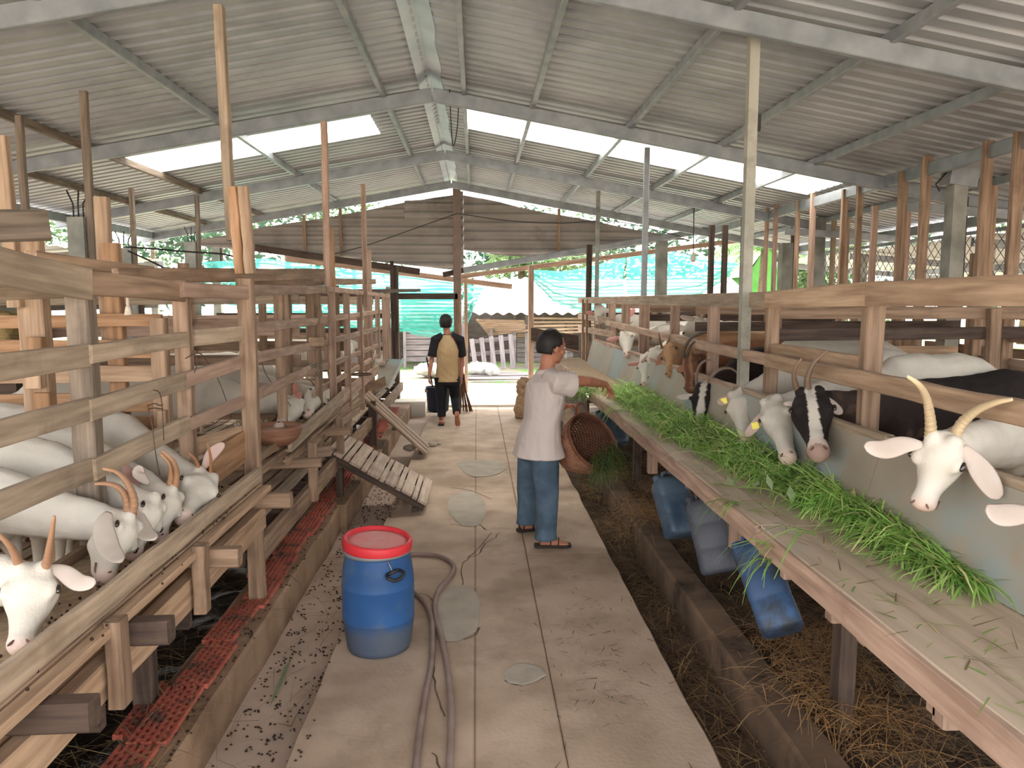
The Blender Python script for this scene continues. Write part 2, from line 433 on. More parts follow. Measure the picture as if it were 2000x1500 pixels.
# mortar patches
def patch(px, z=.004):
    p = [PZ(x, y, z) for x, y in px]; p = crom(p+[p[0]], 4)[:-1]
    p = [q+V((rnd.uniform(-.006, .006), rnd.uniform(-.006, .006), 0)) for q in p]
    n = len(p); c = sum(p, V())/n
    vs = p+[q.lerp(c, .12)+V((0, 0, .003)) for q in p]
    vs2 = [(q.x, q.y, .0015) for q in p]
    fs = [tuple(range(n, 2*n))]+[(i, (i+1) % n, n+(i+1) % n, n+i) for i in range(n)]
    MB().add(vs, fs).build('mortar_patch', PATCH, FL, smooth=False)
patch([(850, 1165), (885, 1143), (922, 1148), (936, 1175), (932, 1225), (905, 1248), (866, 1250), (846, 1215)])
patch([(985, 1312), (1010, 1296), (1050, 1300), (1068, 1318), (1030, 1336), (995, 1334)])
patch([(876, 1000), (882, 968), (925, 960), (950, 990), (935, 1024), (900, 1025)])
patch([(890, 905), (930, 898), (985, 903), (975, 925), (920, 930)])
# cracks: thin dark grooves in the slabs
CR = mat('crack_dirt', rgb('5a4a3c'), rgb('6d5a48'), scale=20, rough=.95)
def crack(px, w=.007):
    p = crom([PZ(x, y, .0025) for x, y in px], 5); vs = []; fs = []
    for i, q in enumerate(p):
        ww = w*(.4+.9*abs(noise.noise(q*9)))
        j = V((noise.noise(q*14+V((5, 0, 0))), noise.noise(q*14), 0))*.012
        t = (p[min(i+1, len(p)-1)]-p[max(i-1, 0)]).normalized(); s = V((-t.y, t.x, 0))
        vs += [q+j-s*ww, q+j+s*ww]
    for i in range(len(p)-1): fs.append((2*i, 2*i+1, 2*i+3, 2*i+2))
    o = MB().add(vs, fs).build('crack', CR, FL, smooth=False)
for c in ([(960, 1040), (930, 1075), (915, 1090), (903, 1105), (902, 1143)], [(915, 1090), (935, 1082), (948, 1060)],
          [(905, 1250), (930, 1238), (936, 1225)], [(985, 1330), (1010, 1337), (1035, 1333), (1062, 1325)],
          [(846, 1290), (850, 1340), (858, 1370), (870, 1400)], [(878, 1024), (915, 1026), (935, 1024), (950, 1035)],
          [(815, 1158), (832, 1162), (845, 1172), (868, 1190)], [(880, 952), (920, 958), (960, 975)],
          [(948, 1060), (965, 1052), (975, 1040)], [(840, 1470), (852, 1480), (860, 1500)]):
    crack(c)
# curbs
def curb(x0, x1, y0, y1, zt, name='curb', zb=-.15, mt=None):
    n = int((y1-y0)/.12); vs = []; fs = []
    for i in range(n+1):
        y = y0+(y1-y0)*i/n
        w = noise.noise(V((y*3, x0, 1)))*.01; u = noise.noise(V((y*2, x1, 4)))*.008
        vs += [(x0+w, y, zb), (x0+w, y, zt-.015+u), (x0+.015+w, y, zt+u), (x1-.015+w, y, zt+u), (x1+w, y, zt-.015+u), (x1+w, y, zb)]
    for i in range(n):
        for q in range(5): fs.append((6*i+q, 6*i+q+1, 6*i+q+7, 6*i+q+6))
    fs.append((5, 4, 3, 2, 1, 0)); k = 6*n; fs.append((k, k+1, k+2, k+3, k+4, k+5))
    return MB().add(vs, fs).build(name, mt or CURB, FL, smooth=False)
CL = curb(-1.37, -1.11, -.5, 6.15, .13); curb(-1.36, -1.06, 6.16, 12.5, .135)
curb(1.19, 1.36, -.5, 12.5, .11, mt=CURBR)
# red clay grid tiles lying on the left curb
mb = MB(); mb.smooth = False; r = random.Random(3)
TL, TW = .42, .15
for j in range(6):
    x = -TW/2+.006+j*(TW-.012)/5; mb.box((x, 0, 0), (.011, TL, .022))
for j in range(5):
    x = -TW/2+.006+(j+.5)*(TW-.012)/5
    for i in range(10):
        y = -TL/2+.006+(i+(.5 if j % 2 else 0))*TL/10
        if y < TL/2-.004: mb.box((x, y, -.001), (.02, .01, .018))
tile_me = mb.mesh('grid_tile'); tile_me.materials.append(REDT)
y = .6; i = 0
while y < 11.5:
    o = bpy.data.objects.new('grid_tile', tile_me); COL.objects.link(o); o.parent = CL
    o.location = (-1.235-.03*(i % 3 == 1)+r.uniform(-.008, .008), y+TL/2, .146+r.uniform(0, .004)); o.rotation_euler = (r.uniform(-.01, .01), r.uniform(-.03, .02), r.uniform(-.03, .03))
    if i % 4 == 1 and y < 7:
        o2 = o.copy(); COL.objects.link(o2); o2.location = (-1.33, y+TL/2+.08, .13); o2.rotation_euler = (0, .09, .03)
    y += TL+.012; i += 1
# outside yard
YARD = mat('sunlit_yard', rgb('cdc6ba'), rgb('ded8cc'), scale=2, rough=.9)
GR = mat('ground_grass', rgb('8f8874'), rgb('a49c88'), scale=30, rough=.95, c3=rgb('6f9a50'), s3=.6, t3=(.5, .56))
grid('yard_slab', -8, 8, 13.35, 15.9, .04, .004, .6, YARD, FL)
grid('yard_slab', -9, 9, -16, -.8, -.1, .01, .8, YARD, FL)  # unseen pale ground behind the camera, added to bounce daylight into the barn
slab2 = MB().box((-.05, 13.1, -.04), (1.75, .55, .16)); slab2.build('yard_threshold', YARD, FL, smooth=False)
blk = MB().box((-1.08, 12.75, .0), (.5, .8, .32)); tag(blk.build('yard_step', YARD, FL, smooth=False), None)
grid('lawn_ground', -40, 40, 15.9, 70, .0, .03, 1.2, GR, FL, .8)
MB().add([(-80, -60, -.35), (80, -60, -.35), (80, 120, -.35), (-80, 120, -.35)], [(0, 1, 2, 3)]).build('outer_ground', mat('outer_soil', rgb('9b9080'), rgb('b8ab98'), scale=1, rough=.95), FL)

# ============================================================ GABLE WALL
gable = empty('wall_back', (0, GY, 0), 'corrugated metal gable wall hanging under the roof at the far end', None, None, 'structure')
def gx(px): return PY(px, 585, GY).x
def gz(py): return PY(930, py, GY).z
def gpanel(pts_bot, pts_top, name='gable_sheet', dy=0, mt=GABLE):
    """pts lists of (x,z); ribs run sideways"""
    x0, x1 = pts_bot[0][0], pts_bot[-1][0]; nx = 14
    def ev(p, x):
        for (a, za), (b, zb) in zip(p, p[1:]):
            if a <= x <= b: return za+(zb-za)*(x-a)/(b-a)
        return p[-1][1]
    zlo = min(z for _, z in pts_bot); zhi = max(z for _, z in pts_top); st = .04; lv = []
    z = zlo
    while z < zhi: lv.append(z); z += st
    lv.append(zhi); vs = []; fs = []
    for i in range(nx+1):
        x = x0+(x1-x0)*i/nx; a = ev(pts_bot, x); b = ev(pts_top, x)
        for k, z in enumerate(lv):
            zz = min(max(z, a), b); vs.append((x, GY+dy+(.016 if (k % 4) in (0, 1) else -.008)+.006*noise.noise(V((x*3, z*5, 1))), zz))
    n = len(lv)
    for i in range(nx):
        for k in range(n-1):
            if abs(vs[i*n+k][2]-vs[i*n+k+1][2]) < 1e-6 and abs(vs[(i+1)*n+k][2]-vs[(i+1)*n+k+1][2]) < 1e-6: continue
            fs.append((i*n+k, (i+1)*n+k, (i+1)*n+k+1, i*n+k+1))
    MB().add(vs, fs).build(name, mt, gable, smooth=False)
def rag(x0, x1, n, d):
    return [(x0+(x1-x0)*i/n, roofz(x0+(x1-x0)*i/n)-d-.06-rnd.uniform(0, .05)) for i in range(n+1)]
xc = gx(892)
gpanel([(gx(225), gz(467)), (gx(480), gz(490)), (gx(700), gz(508)), (xc, gz(528))], rag(gx(225), xc, 9, .15))
gpanel([(xc, gz(528)), (gx(906), gz(528))], [(xc, gz(374)), (gx(906), gz(374))], dy=-.03)
gpanel([(gx(906), gz(488)), (gx(1000), gz(501)), (gx(1120), gz(500)), (gx(1340), gz(462)), (gx(1420), gz(452))], rag(gx(906), gx(1420), 8, .15))
gpanel([(gx(793), gz(430)), (xc, gz(425))], [(gx(793), gz(393)), (xc, gz(388))], 'gable_patch', dy=-.05)
for px in (480, 600, 670, 1090, 1165): board('gable_stud', (gx(px), GY-.06, gz(500)), (gx(px), GY-.06, roofz(gx(px))-.15), .06, .05, WB, gable, up=(0, 1, 0))
board('gable_batten', PY(470, 480, GY-.12), PY(820, 531, GY-.12), .12, .06, WD, gable)
board('gable_batten', PY(865, 537, GY-.14), PY(905, 528, GY-.14), .1, .06, WD, gable)
board('gable_batten', PY(905, 528, GY-.12), PY(1420, 443, GY-.12), .11, .06, STEEL, gable)
board('gable_batten', PY(225, 470, GY-.12), PY(480, 440, GY-.12), .1, .05, STEEL, gable)
board('gable_batten', PY(560, 505, GY+.5), PY(1000, 560, GY+.5), .1, .05, WP, gable)
board('gable_batten', PY(900, 540, GY+.4), PY(1440, 470, GY+.4), .09, .05, WP, gable)
# doorway posts and lintel
cp = MB().box((gx(894), GY-.2, 1.9), (.14, .12, 3.95)); o = cp.build('door_centre_post', mat('post_paint', rgb('7b6a5f'), rgb('8f7e72'), scale=5, rough=.8), gable, smooth=False)
tag(o, 'full height centre post of the far doorway')
DL = empty('door_1', (PY(775, 700, 12.8).x, 12.8, 0), 'open doorway frame of dark timber at the end of the walkway', None, None, 'structure')
xl, xr = PY(773, 700, 12.8).x, PY(895, 700, 12.8).x
board('door_post', (xl, 12.8, -.05), (xl, 12.8, 2.35), .16, .12, WD, DL, up=(0, 1, 0))
board('door_post', (PY(766, 560, 12.7).x, 12.7, 1.6), (PY(766, 560, 12.7).x, 12.7, 2.42), .06, .06, WD, DL, up=(0, 1, 0))
board('door_lintel', (PY(520, 578, 12.8).x, 12.8, gz(580)+.005), (xr, 12.8, gz(580)+.005), .1, .06, WD, DL)
board('door_post', (xr, 12.8, -.05), (xr, 12.8, gz(585)+.1), .06, .1, WB, DL, up=(0, 1, 0))
board('door_post', (PY(1037, 600, 14.4).x, 14.4, 0), (PY(1037, 600, 14.4).x, 14.4, 2.42), .12, .1, WP, DL, up=(0, 1, 0))
board('door_post', (PY(910, 600, 14.6).x, 14.6, 0), (PY(910, 600, 14.6).x, 14.6, 2.2), .1, .06, WP, DL, up=(0, 1, 0))
mb = MB(); mb.box(PY(785, 480, 13.9), (.02, .3, .02))

# ============================================================ NETS
def netmat(name, c, alpha, sc):
    m = bpy.data.materials.new(name); m.use_nodes = True; n = m.node_tree.nodes; L = m.node_tree.links
    b = n['Principled BSDF']; b.inputs['Base Color'].default_value = (*c, 1); b.inputs['Roughness'].default_value = .8
    tb = n.new('ShaderNodeBsdfTranslucent'); tb.inputs[0].default_value = (*c, 1)
    m1 = n.new('ShaderNodeMixShader'); m1.inputs[0].default_value = .75
    L.new(b.outputs[0], m1.inputs[1]); L.new(tb.outputs[0], m1.inputs[2])
    tr = n.new('ShaderNodeBsdfTransparent'); tc = n.new('ShaderNodeTexCoord'); wv = n.new('ShaderNodeTexWave')
    wv.bands_direction = 'Z'; wv.inputs['Scale'].default_value = sc; wv.inputs['Distortion'].default_value = .6
    L.new(tc.outputs['Object'], wv.inputs[0]); mr = n.new('ShaderNodeMapRange')
    mr.inputs[1].default_value = .35; mr.inputs[2].default_value = .65; mr.inputs[3].default_value = alpha-.2; mr.inputs[4].default_value = min(1, alpha+.15)
    L.new(wv.outputs['Fac'], mr.inputs[0]); m2 = n.new('ShaderNodeMixShader')
    L.new(mr.outputs[0], m2.inputs[0]); L.new(tr.outputs[0], m2.inputs[1]); L.new(m1.outputs[0], m2.inputs[2])
    L.new(m2.outputs[0], n['Material Output'].inputs['Surface']); return m
NET = netmat('turquoise_net', rgb('3f948c'), .74, 4.5)
NETL = mat('net_stripe', rgb('a8e6e0'), rough=.8, trans=.6)
def net(label, top, bot, Y, folds, seed):
    """top, bot: pixel polylines at depth Y"""
    r = random.Random(seed); n = 40; K = 14
    def ev(p, t):
        s = t*(len(p)-1); i = min(int(s), len(p)-2); f = s-i
        return (p[i][0]+(p[i+1][0]-p[i][0])*f, p[i][1]+(p[i+1][1]-p[i][1])*f)
    P = []
    for i in range(n+1):
        a = PY(*ev(top, i/n), Y); b = PY(*ev(bot, i/n), Y)
        for k in range(K+1):
            t = k/K; q = a.lerp(b, t); q.y += .10*sin(i*.9+seed)*t*folds+.1*noise.noise(V((i*.15, k*.3, seed)))+.2*sin(pi*t)*folds
            P.append(q)
    fs = [(i*(K+1)+k, (i+1)*(K+1)+k, (i+1)*(K+1)+k+1, i*(K+1)+k+1) for i in range(n) for k in range(K)]
    o = MB().add(P, fs).build('shade_net', NET); tag(o, label, 'net', 'turquoise nets at the far end')
    mb = MB()
    for k in range(1, K, 3):
        mb.loft([P[i*(K+1)+k]+V((0, -.015, 0)) for i in range(n+1)], [.012]*(n+1), n=4)
    mb.build('net_cord', NETL, o)
    for i in (0, n//2, n):
        q = P[i*(K+1)]
        if abs(q.x) < 5.5: MB().loft([q, V((q.x, 14.3, roofz(q.x)-.02))], [.006, .006], n=5).build('tie_cord', NETL, o)
net('large turquoise shade net sagging above the left pens at the far end', [(395, 512), (520, 505), (640, 520), (760, 528), (885, 548)], [(395, 560), (520, 640), (640, 655), (760, 650), (885, 640)], 14.7, 1, 1)
net('turquoise net draped low behind the far doorway lintel', [(782, 575), (820, 560), (860, 555), (895, 560)], [(782, 640), (810, 655), (860, 660), (898, 640)], 15.1, .5, 2)
net('small turquoise net flap just right of the centre doorway post', [(905, 555), (920, 557), (945, 560)], [(905, 632), (915, 630), (922, 608)], 15.1, .4, 3)
net('turquoise shade net between the doorway post and the tall right pole', [(1040, 527), (1100, 530), (1160, 520), (1222, 498)], [(1040, 545), (1080, 590), (1140, 612), (1222, 612)], 14.9, 1, 4)
net('turquoise shade net hanging furthest right beyond the white goats', [(1226, 492), (1300, 488), (1380, 505), (1445, 515)], [(1226, 600), (1290, 600), (1360, 580), (1425, 540)], 14.9, 1, 5)

# ============================================================ OUTSIDE
WHITE = mat('white_sheet', rgb('b4b4b2'), rgb('c8c8c6'), scale=3, rough=.6)
FIB = mat('fibre_cement', rgb('8a8278'), rgb('a39b90'), scale=4, rough=.9)
PALE = mat('pale_plank', rgb('6f6667'), rgb('8c8383'), scale=3, stretch=(1, 8, 8), rough=.85, rand=.1)
shed = empty('storage_shed', (.5, 20, 0), 'low open shed with wavy white roof beyond the yard behind the doorway', 'shed')
def wavy(name, x0, x1, y0, z0, y1, z1, mt, parent, pit=.18, amp=.03):
    n = int((x1-x0)/pit*6); vs = []
    for i in range(n+1):
        x = x0+(x1-x0)*i/n; w = amp*cos(i*2*pi/6)
        vs += [(x, y0, z0+w), (x, y1, z1+w), (x, y0, z0+w-.02)]
    fs = [(3*i, 3*i+3, 3*i+4, 3*i+1) for i in range(n)]+[(3*i, 3*i+2, 3*i+5, 3*i+3) for i in range(n)]
    return MB().add(vs, fs).build(name, mt, parent)
a = PY(935, 612, 19.5); 
wavy('shed_roof', PY(925, 610, 19.5).x, PY(1500, 610, 19.5).x, 19.5, 1.46, 22.5, 2.42, WHITE, shed, .3, .035)
wavy('shed_roof', PY(640, 660, 20).x, PY(905, 660, 20).x, 20, 1.15, 22.5, 1.6, FIB, shed, .3, .03)
for i, px in enumerate((790, 850, 905, 960, 1005, 1028, 1060, 1105, 1160)):
    x = PY(px, 650, 20).x; board('shed_post', (x, 20, 0), (x, 20, 1.38), .07, .07, PALE, shed, up=(0, 1, 0))
MB().box((1.5, 22.4, .7), (14, .06, 1.5)).build('shed_wall', mat('shed_dark', rgb('5b5351'), rgb('766a66'), scale=3, stretch=(1, 1, 6), rough=.9), shed, smooth=False)
for i in range(7):
    z = .25+i*.15; board('shed_plank', (PY(788, 600, 20.1).x, 20.12, z), (PY(862, 600, 20.1).x, 20.12, z), .13, .03, PALE, shed)
for i in range(8):
    z = .2+i*.13; board('shed_plank', (PY(1010, 600, 20.4).x, 20.4, z), (PY(1120, 600, 20.4).x, 20.4, z), .11, .03, PALE if i < 5 else WP, shed)
for i in range(9):
    r0 = rnd.uniform(-.3, .3)
    board('roof_batten', (PY(930+i*3, 600, 19.9).x, 19.8+i*.05, 1.28-i*.05), (PY(1028, 600, 19.9).x+r0*.3, 19.9, 1.25-i*.03), .05, .04, WP, shed)
for i in range(5):
    board('roof_batten', (PY(1040, 600, 19.9).x, 19.8, 1.32-i*.1), (PY(1160, 600, 19.9).x, 19.9, 1.30-i*.08), .05, .04, WP, shed)
pf = empty('slatted_gate', (PY(965, 720, 18.6).x, 18.6, 0), 'pale slatted wooden gate leaning against the shed outside', 'gate')
for i in range(5):
    board('slat', PY(930+i*18, 724-i*1, 18.4), PY(921+i*19, 662-i*2.3, 18.75), .11, .03, PALE, pf, up=(1, 0, 0))
for yv in (668, 693): board('crossbar', PY(918, yv, 18.8), PY(1008, yv-8, 18.8), .09, .03, PALE, pf)
for i in range(12):
    a = PZ(905+rnd.uniform(-5, 20), 738+rnd.uniform(-10, 3), .03+i*.004); b = a+V((rnd.uniform(1.2, 1.9), rnd.uniform(-.3, .5), 0))
    o = board('scrap_plank', a, b, .12, .03, PALE, None, up=(0, 1, 0)); tag(o, 'pale scrap plank in the heap outside the doorway', 'plank', 'scrap planks outside the doorway')
def sack(label, px, py, Y, sx, sz, mt):
    c = PY(px, py, Y); mb = MB(); mb.ell(c, ((sx, 0, 0), (0, .3, 0), (0, 0, sz)), 14, 9); mb.ell(c+V((sx*.6, -.1, -sz*.2)), ((sx*.5, 0, 0), (0, .25, 0), (0, 0, sz*.7)), 10, 7)
    o = organic(mb, 'sack', mt, None, .05, 1, jit=.06); tag(o, label, 'sack'); return o
sack('bulging white sack lying outside right of the centre post', 938, 722, 17.8, .42, .17, WHITE)
sack('grey white sack lying outside left of the walking person', 838, 722, 17.8, .35, .16, WHITE)
hb = MB(); c = PY(1024, 755, 11.6); c.z = 0
hb.loft([c, c+V((0, 0, .12)), c+V((.02, 0, .35)), c+V((-.01, 0, .55)), c+V((0, 0, .62))], [.14, .16, .13, .12, .05], n=12)
o = organic(hb, 'straw_bundle', mat('straw_bundle', rgb('8f7358'), rgb('b39576'), scale=20, stretch=(1, 1, 4), rough=.95, bump=.8), None, .02, 1, jit=.03)
tag(o, 'brown straw bundle standing behind the man at the far end', 'straw bundle')
LEAF = mat('leaf', rgb('ffffff'), rgb('d8dcd0'), scale=3, rough=.6, attr='tint', trans=.45)
def tree(label, base, h, R, col, n=900, seed=1, ls=.3):
    r = random.Random(seed); t = empty('tree', base, label, 'tree', 'trees beyond the barn')
    MB().loft([V(base), V(base)+V((.1, 0, h*.35)), V(base)+V((0, .1, h*.7))], [.16, .12, .06], n=8).build('trunk', BARK, t)
    mb = MB(); c0 = V(base)+V((0, 0, h-R*.7))
    cl = [(c0+V((r.uniform(-1, 1)*R*.7, r.uniform(-1, 1)*R*.7, r.uniform(-.8, .7)*R)), r.uniform(.3, .55)*R) for _ in range(14)]
    for _ in range(n):
        c, rr = r.choice(cl); d = V((r.gauss(0, 1), r.gauss(0, 1), r.gauss(0, 1))).normalized(); p = c+d*rr*r.uniform(.7, 1)
        a = V((r.gauss(0, 1), r.gauss(0, 1), r.gauss(0, .5))).normalized(); b = a.cross(d+V((.1, .2, .3))).normalized(); s = ls*r.uniform(.6, 1.2); k = r.uniform(.6, 1.3)
        mb.add([p-a*s*.5, p+b*s*.2, p+a*s*.5, p-b*s*.2], [(0, 1, 2, 3)], tuple(x*k for x in col))
    tag(mb.build('crown', LEAF, t, smooth=False), None, kind='stuff')
TW = [' beyond the left concrete column', ' over the left end of the large net', ' behind the middle of the large net', ' right of the large net above the shed', ' directly behind the doorway palm', ' above the net right of the doorway', ' behind the thick grey brown column', ' beside the bright green house', ' behind the first tall right stakes', ' behind the chain link mesh', ' at the far right edge of the view', ' at the far left edge of the view', ' outside the left edge of the barn', ' low beside the second palm', ' low beside the white shed roof']
for i, (px, Y, h, R, c) in enumerate([(300, 30, 6, 3, 'b'), (420, 26, 5.5, 2.6, 'a'), (560, 27, 6, 2.8, 'b'), (690, 30, 5.5, 2.5, 'a'), (990, 32, 5, 2.2, 'b'), (1150, 28, 5.5, 2.6, 'a'), (1290, 30, 6, 2.8, 'b'), (1480, 27, 5.5, 2.6, 'c'), (1640, 30, 5.5, 2.8, 'a'), (1800, 28, 5, 2.6, 'b'), (2000, 30, 6, 3, 'a'), (90, 24, 5.5, 3, 'a'), (-150, 22, 6, 3, 'b'), (1600, 22, 3.4, 1.5, 'c'), (1050, 24, 3.8, 1.6, 'c')]):
    b = PZ(px, 640, 0); b = PY(px, 585, Y); b.z = 0
    if i % 2: b.xy = b.xy*1.45; h *= 1.3; R *= 1.15
    tree(['dense mid green tree', 'dark green tree', 'pale yellow green tree']['abc'.index(c)]+TW[i], b, h, R, rgb({'a': '55704a', 'b': '3f5a46', 'c': '768a60'}[c]), 1500, i+3, .34)
def palm(label, base, h, seed):
    r = random.Random(seed); t = empty('palm', base, label, 'tree', 'palms beyond the barn'); top = V(base)+V((.3, 0, h))
    MB().loft([V(base), V(base).lerp(top, .5)+V((.1, 0, 0)), top], [.18, .13, .1], n=8).build('trunk', BARK, t)
    for k in range(11):
        a = 2*pi*k/11+r.uniform(-.2, .2); d = V((cos(a), sin(a), 0)); mb = MB(); pts = []
        el = r.uniform(.1, .9)
        for i in range(15): s = i/14*2.6; pts.append(top+d*s*.9+V((0, 0, el*s-.36*s*s)))
        mb.loft(pts, [.025*(1-i/16) for i in range(15)], n=4, col=rgb('88a860'))
        sd_ = V((-d.y, d.x, 0))
        for i in range(1, 15):
            for s in (-1, 1):
                for q in (0, .5):
                    p = pts[i-1].lerp(pts[i], q); L = .75*sin(pi*min(1, (i+q)/15+.12)); e = p+sd_*s*L*.8+d*L*.35+V((0, 0, -L*.35))
                    w = d*.035; mb.add([p-w, p+w, e], [(0, 1, 2)], rgb('6f9a52'))
        mb.build('frond', LEAF, t, smooth=False)
palm('coconut palm with drooping fronds seen past the centre post', PY(1000, 585, 24)*1.0-V((0, 0, 1.8)), 2.9, 3)
palm('coconut palm with drooping fronds seen behind the right poles', PY(1470, 585, 22)-V((0, 0, 1.8)), 3.3, 8)
# green painted gable beyond
gb = empty('green_house', (9, 26, 0), 'bright green gabled house beyond the right pens', 'house')
GM = mat('green_paint', rgb('4d8a3a'), rgb('5c9a48'), scale=3, rough=.7)
x0 = PY(1460, 585, 24).x; x1 = PY(1530, 585, 24).x
MB().add([(x0, 24, 0), (x1, 24, 0), (x1, 24, 2.6), ((x0+x1)/2, 24, 3.5), (x0, 24, 2.6), (x0, 27, 0), (x1, 27, 0), (x1, 27, 2.6), ((x0+x1)/2, 27, 3.5), (x0, 27, 2.6)],
         [(0, 1, 2, 3, 4), (9, 8, 7, 6, 5), (0, 5, 6, 1), (1, 6, 7, 2), (4, 9, 5, 0)]).build('wall', GM, gb, smooth=False)
MB().add([(x0-.2, 23.8, 2.5), ((x0+x1)/2, 23.8, 3.6), (x1+.2, 23.8, 2.5), (x0-.2, 27.2, 2.5), ((x0+x1)/2, 27.2, 3.6), (x1+.2, 27.2, 2.5)], [(0, 1, 4, 3), (1, 2, 5, 4)]).build('roof', FIB, gb, smooth=False)
# neighbouring pale roofs either side
for s, nm in ((1, 'right'), (-1, 'left')):
    r_ = empty('neighbour_roof', (s*8.5, 8, 0), 'pale metal side roof on posts beyond the %s pens' % nm, 'roof')
    n = 60; vs = []
    for i in range(n+1):
        y = 2+i*.22; w = .02*(i % 2)
        vs += [(s*6.0, y, 2.55+w), (s*11, y, 2.15+w)]
    MB().add(vs, [(2*i, 2*i+1, 2*i+3, 2*i+2) for i in range(n)]).build('roof_sheet', WHITE, r_, smooth=False)
    for y in (3, 6, 9, 12, 15):
        board('post', (s*6.1, y, -.1), (s*6.1, y, 2.5), .12, .12, CONC, r_, up=(0, 1, 0))
        board('beam', (s*5.9, y, 2.48), (s*11, y, 2.08), .1, .06, STEEL, r_)
    board('beam', (s*8.2, 2, 2.3), (s*8.2, 15, 2.3), .1, .06, STEEL, r_)
# ============================================================ LEFT PENS
LF = .50          # pen floor height, left
lp = empty('pen_platform', (-1.3, .5, 0), 'raised slatted timber floor of the left goat pens above the black manure', 'platform')
# floor slats running along the barn
r = random.Random(5)
for a, b in ((.6, 4.15), (4.2, 8.2), (8.25, 12.3)):
    i = 0; x = -1.30
    while x > -4.0:
        w = r.uniform(.07, .1)
        board('slat', (x-w/2, a, LF-.012), (x-w/2, b, LF-.012+r.uniform(-.003, .003)), w, .024, WB if i % 3 else WG, lp, up=(1, 0, 0), seg=1 if x < -1.7 else None)
        x -= w+.022; i += 1
for y in [.9+.78*i for i in range(15)]:
    board('joist', (-4.0, y, LF-.07), (-1.24, y, LF-.07), .085, .05, WD, lp)
# long bearer beam and low side boards
board('bearer', (-1.165, .5, .635), (-1.165, 4.10, .635), .125, .055, WF, lp, seg=10)
board('bearer', (-1.20, 4.2, .42), (-1.20, 12.3, .42), .13, .05, WB, lp)
# stilts
for y in (1.0, 2.0, 3.1, 5.2, 6.3, 7.4, 8.5, 9.6, 10.7):
    board('stilt', (-1.38, y, -.06), (-1.38, y, LF-.02), .08, .08, WD, lp, up=(0, 1, 0))
def legs(th, px, X, y0, y1, zb, wd, mt, name='post', lab=None):
    pass
# near trough: long tray on outriggers
tr = empty('feed_trough', (-1.3, .8, .75), 'long grey plank feed trough full of brown feed beside the nearest left goats', 'trough')
board('rim_board', (-1.165, .75, .872), (-1.165, 4.08, .872), .078, .026, WG, tr, seg=12)
board('rim_board', (-1.50, .75, .82), (-1.50, 4.08, .82), .09, .025, WB, tr)
board('base_board', (-1.35, .75, .80), (-1.35, 4.08, .80), .33, .02, WB, tr, up=(1, 0, 0))
MB().box((-1.35, 2.4, .818), (.29, 3.25, .02)).build('feed', SAND, tr, smooth=False)
for z, x in ((.800, -1.125), (.804, -1.178)):
    board('shelf_board', (x, .75, z), (x, 4.08, z), .045, .03, WF, tr, up=(1, 0, 0), seg=10)
for y in (1.45, 1.9, 2.40, 3.12, 4.02):
    board('outrigger', (-1.62, y+.02, .742), (-.985, y+.02, .742), .078, .065, WD if y < 3 else WB, tr, seg=2)
for y in (1.40, 2.35, 3.06):
    board('stub_post', (-1.10, y-.05, .56), (-1.10, y-.05, .835), .065, .05, WB, tr, up=(0, 1, 0), seg=3)
mb = MB(); r = random.Random(9)
for _ in range(420):
    mb.sph((r.gauss(-1.22, .05) if r.random() < .7 else r.uniform(-1.45, -1.2), r.uniform(.9, 4.0), .832), r.uniform(.003, .006), 5, 4)
tag(mb.build('pellets', DIRT, tr), None, kind='stuff')
# far trough
t2 = empty('feed_trough', (-1.3, 5, .75), 'pale plank feed trough beyond the bowl where the horned left goats eat', 'trough')
board('rim_board', PX(566, 868, -1.20), PX(668, 775, -1.20), .10, .028, WG, t2, seg=4)
board('rim_board', (-1.50, 4.9, .86), (-1.50, 7.0, .93), .09, .025, WB, t2)
board('base_board', (-1.35, 4.9, .77), (-1.35, 7.0, .82), .30, .02, WB, t2, up=(1, 0, 0))
MB().box((-1.35, 5.9, .83), (.26, 1.9, .02)).build('feed', SAND, t2, smooth=False)
for y in (5.0, 6.2): board('outrigger', (-1.6, y, .72), (-1.02, y, .74), .06, .06, WB, t2)
for y in (5.4, 6.5): board('stub_post', (-1.16, y, .38), (-1.16, y, .80), .07, .06, WB, t2, up=(0, 1, 0))
t3 = empty('feed_trough', (-1.3, 9.5, .8), 'V shaped plank trough at the far end of the left pens', 'trough')
q = lambda px, py, X: PX(px, py, X)
MB().add([PY(734, 765, 9.4), PY(757, 757, 9.4), PY(786, 702, 11.6), PY(741, 700, 11.6)], [(0, 1, 2, 3)]).build('inner_panel', WALLB, t3, smooth=False)
MB().add([PY(757, 757, 9.4)+V((0, 0, 0)), PY(762, 760, 9.4), PY(791, 702, 11.6), PY(786, 699, 11.6)], [(0, 1, 2, 3)]).build('rim_panel', WALLB, t3, smooth=False)
MB().add([PY(718, 748, 9.35), PY(752, 735, 9.35), PY(755, 752, 9.35), PY(722, 770, 9.35)], [(0, 1, 2, 3)]).build('end_board', WB, t3, smooth=False)
for y in (9.6, 11.2): board('stub_post', (-1.3, y, .1), (-1.3, y, .85), .07, .06, WD, t3, up=(0, 1, 0))
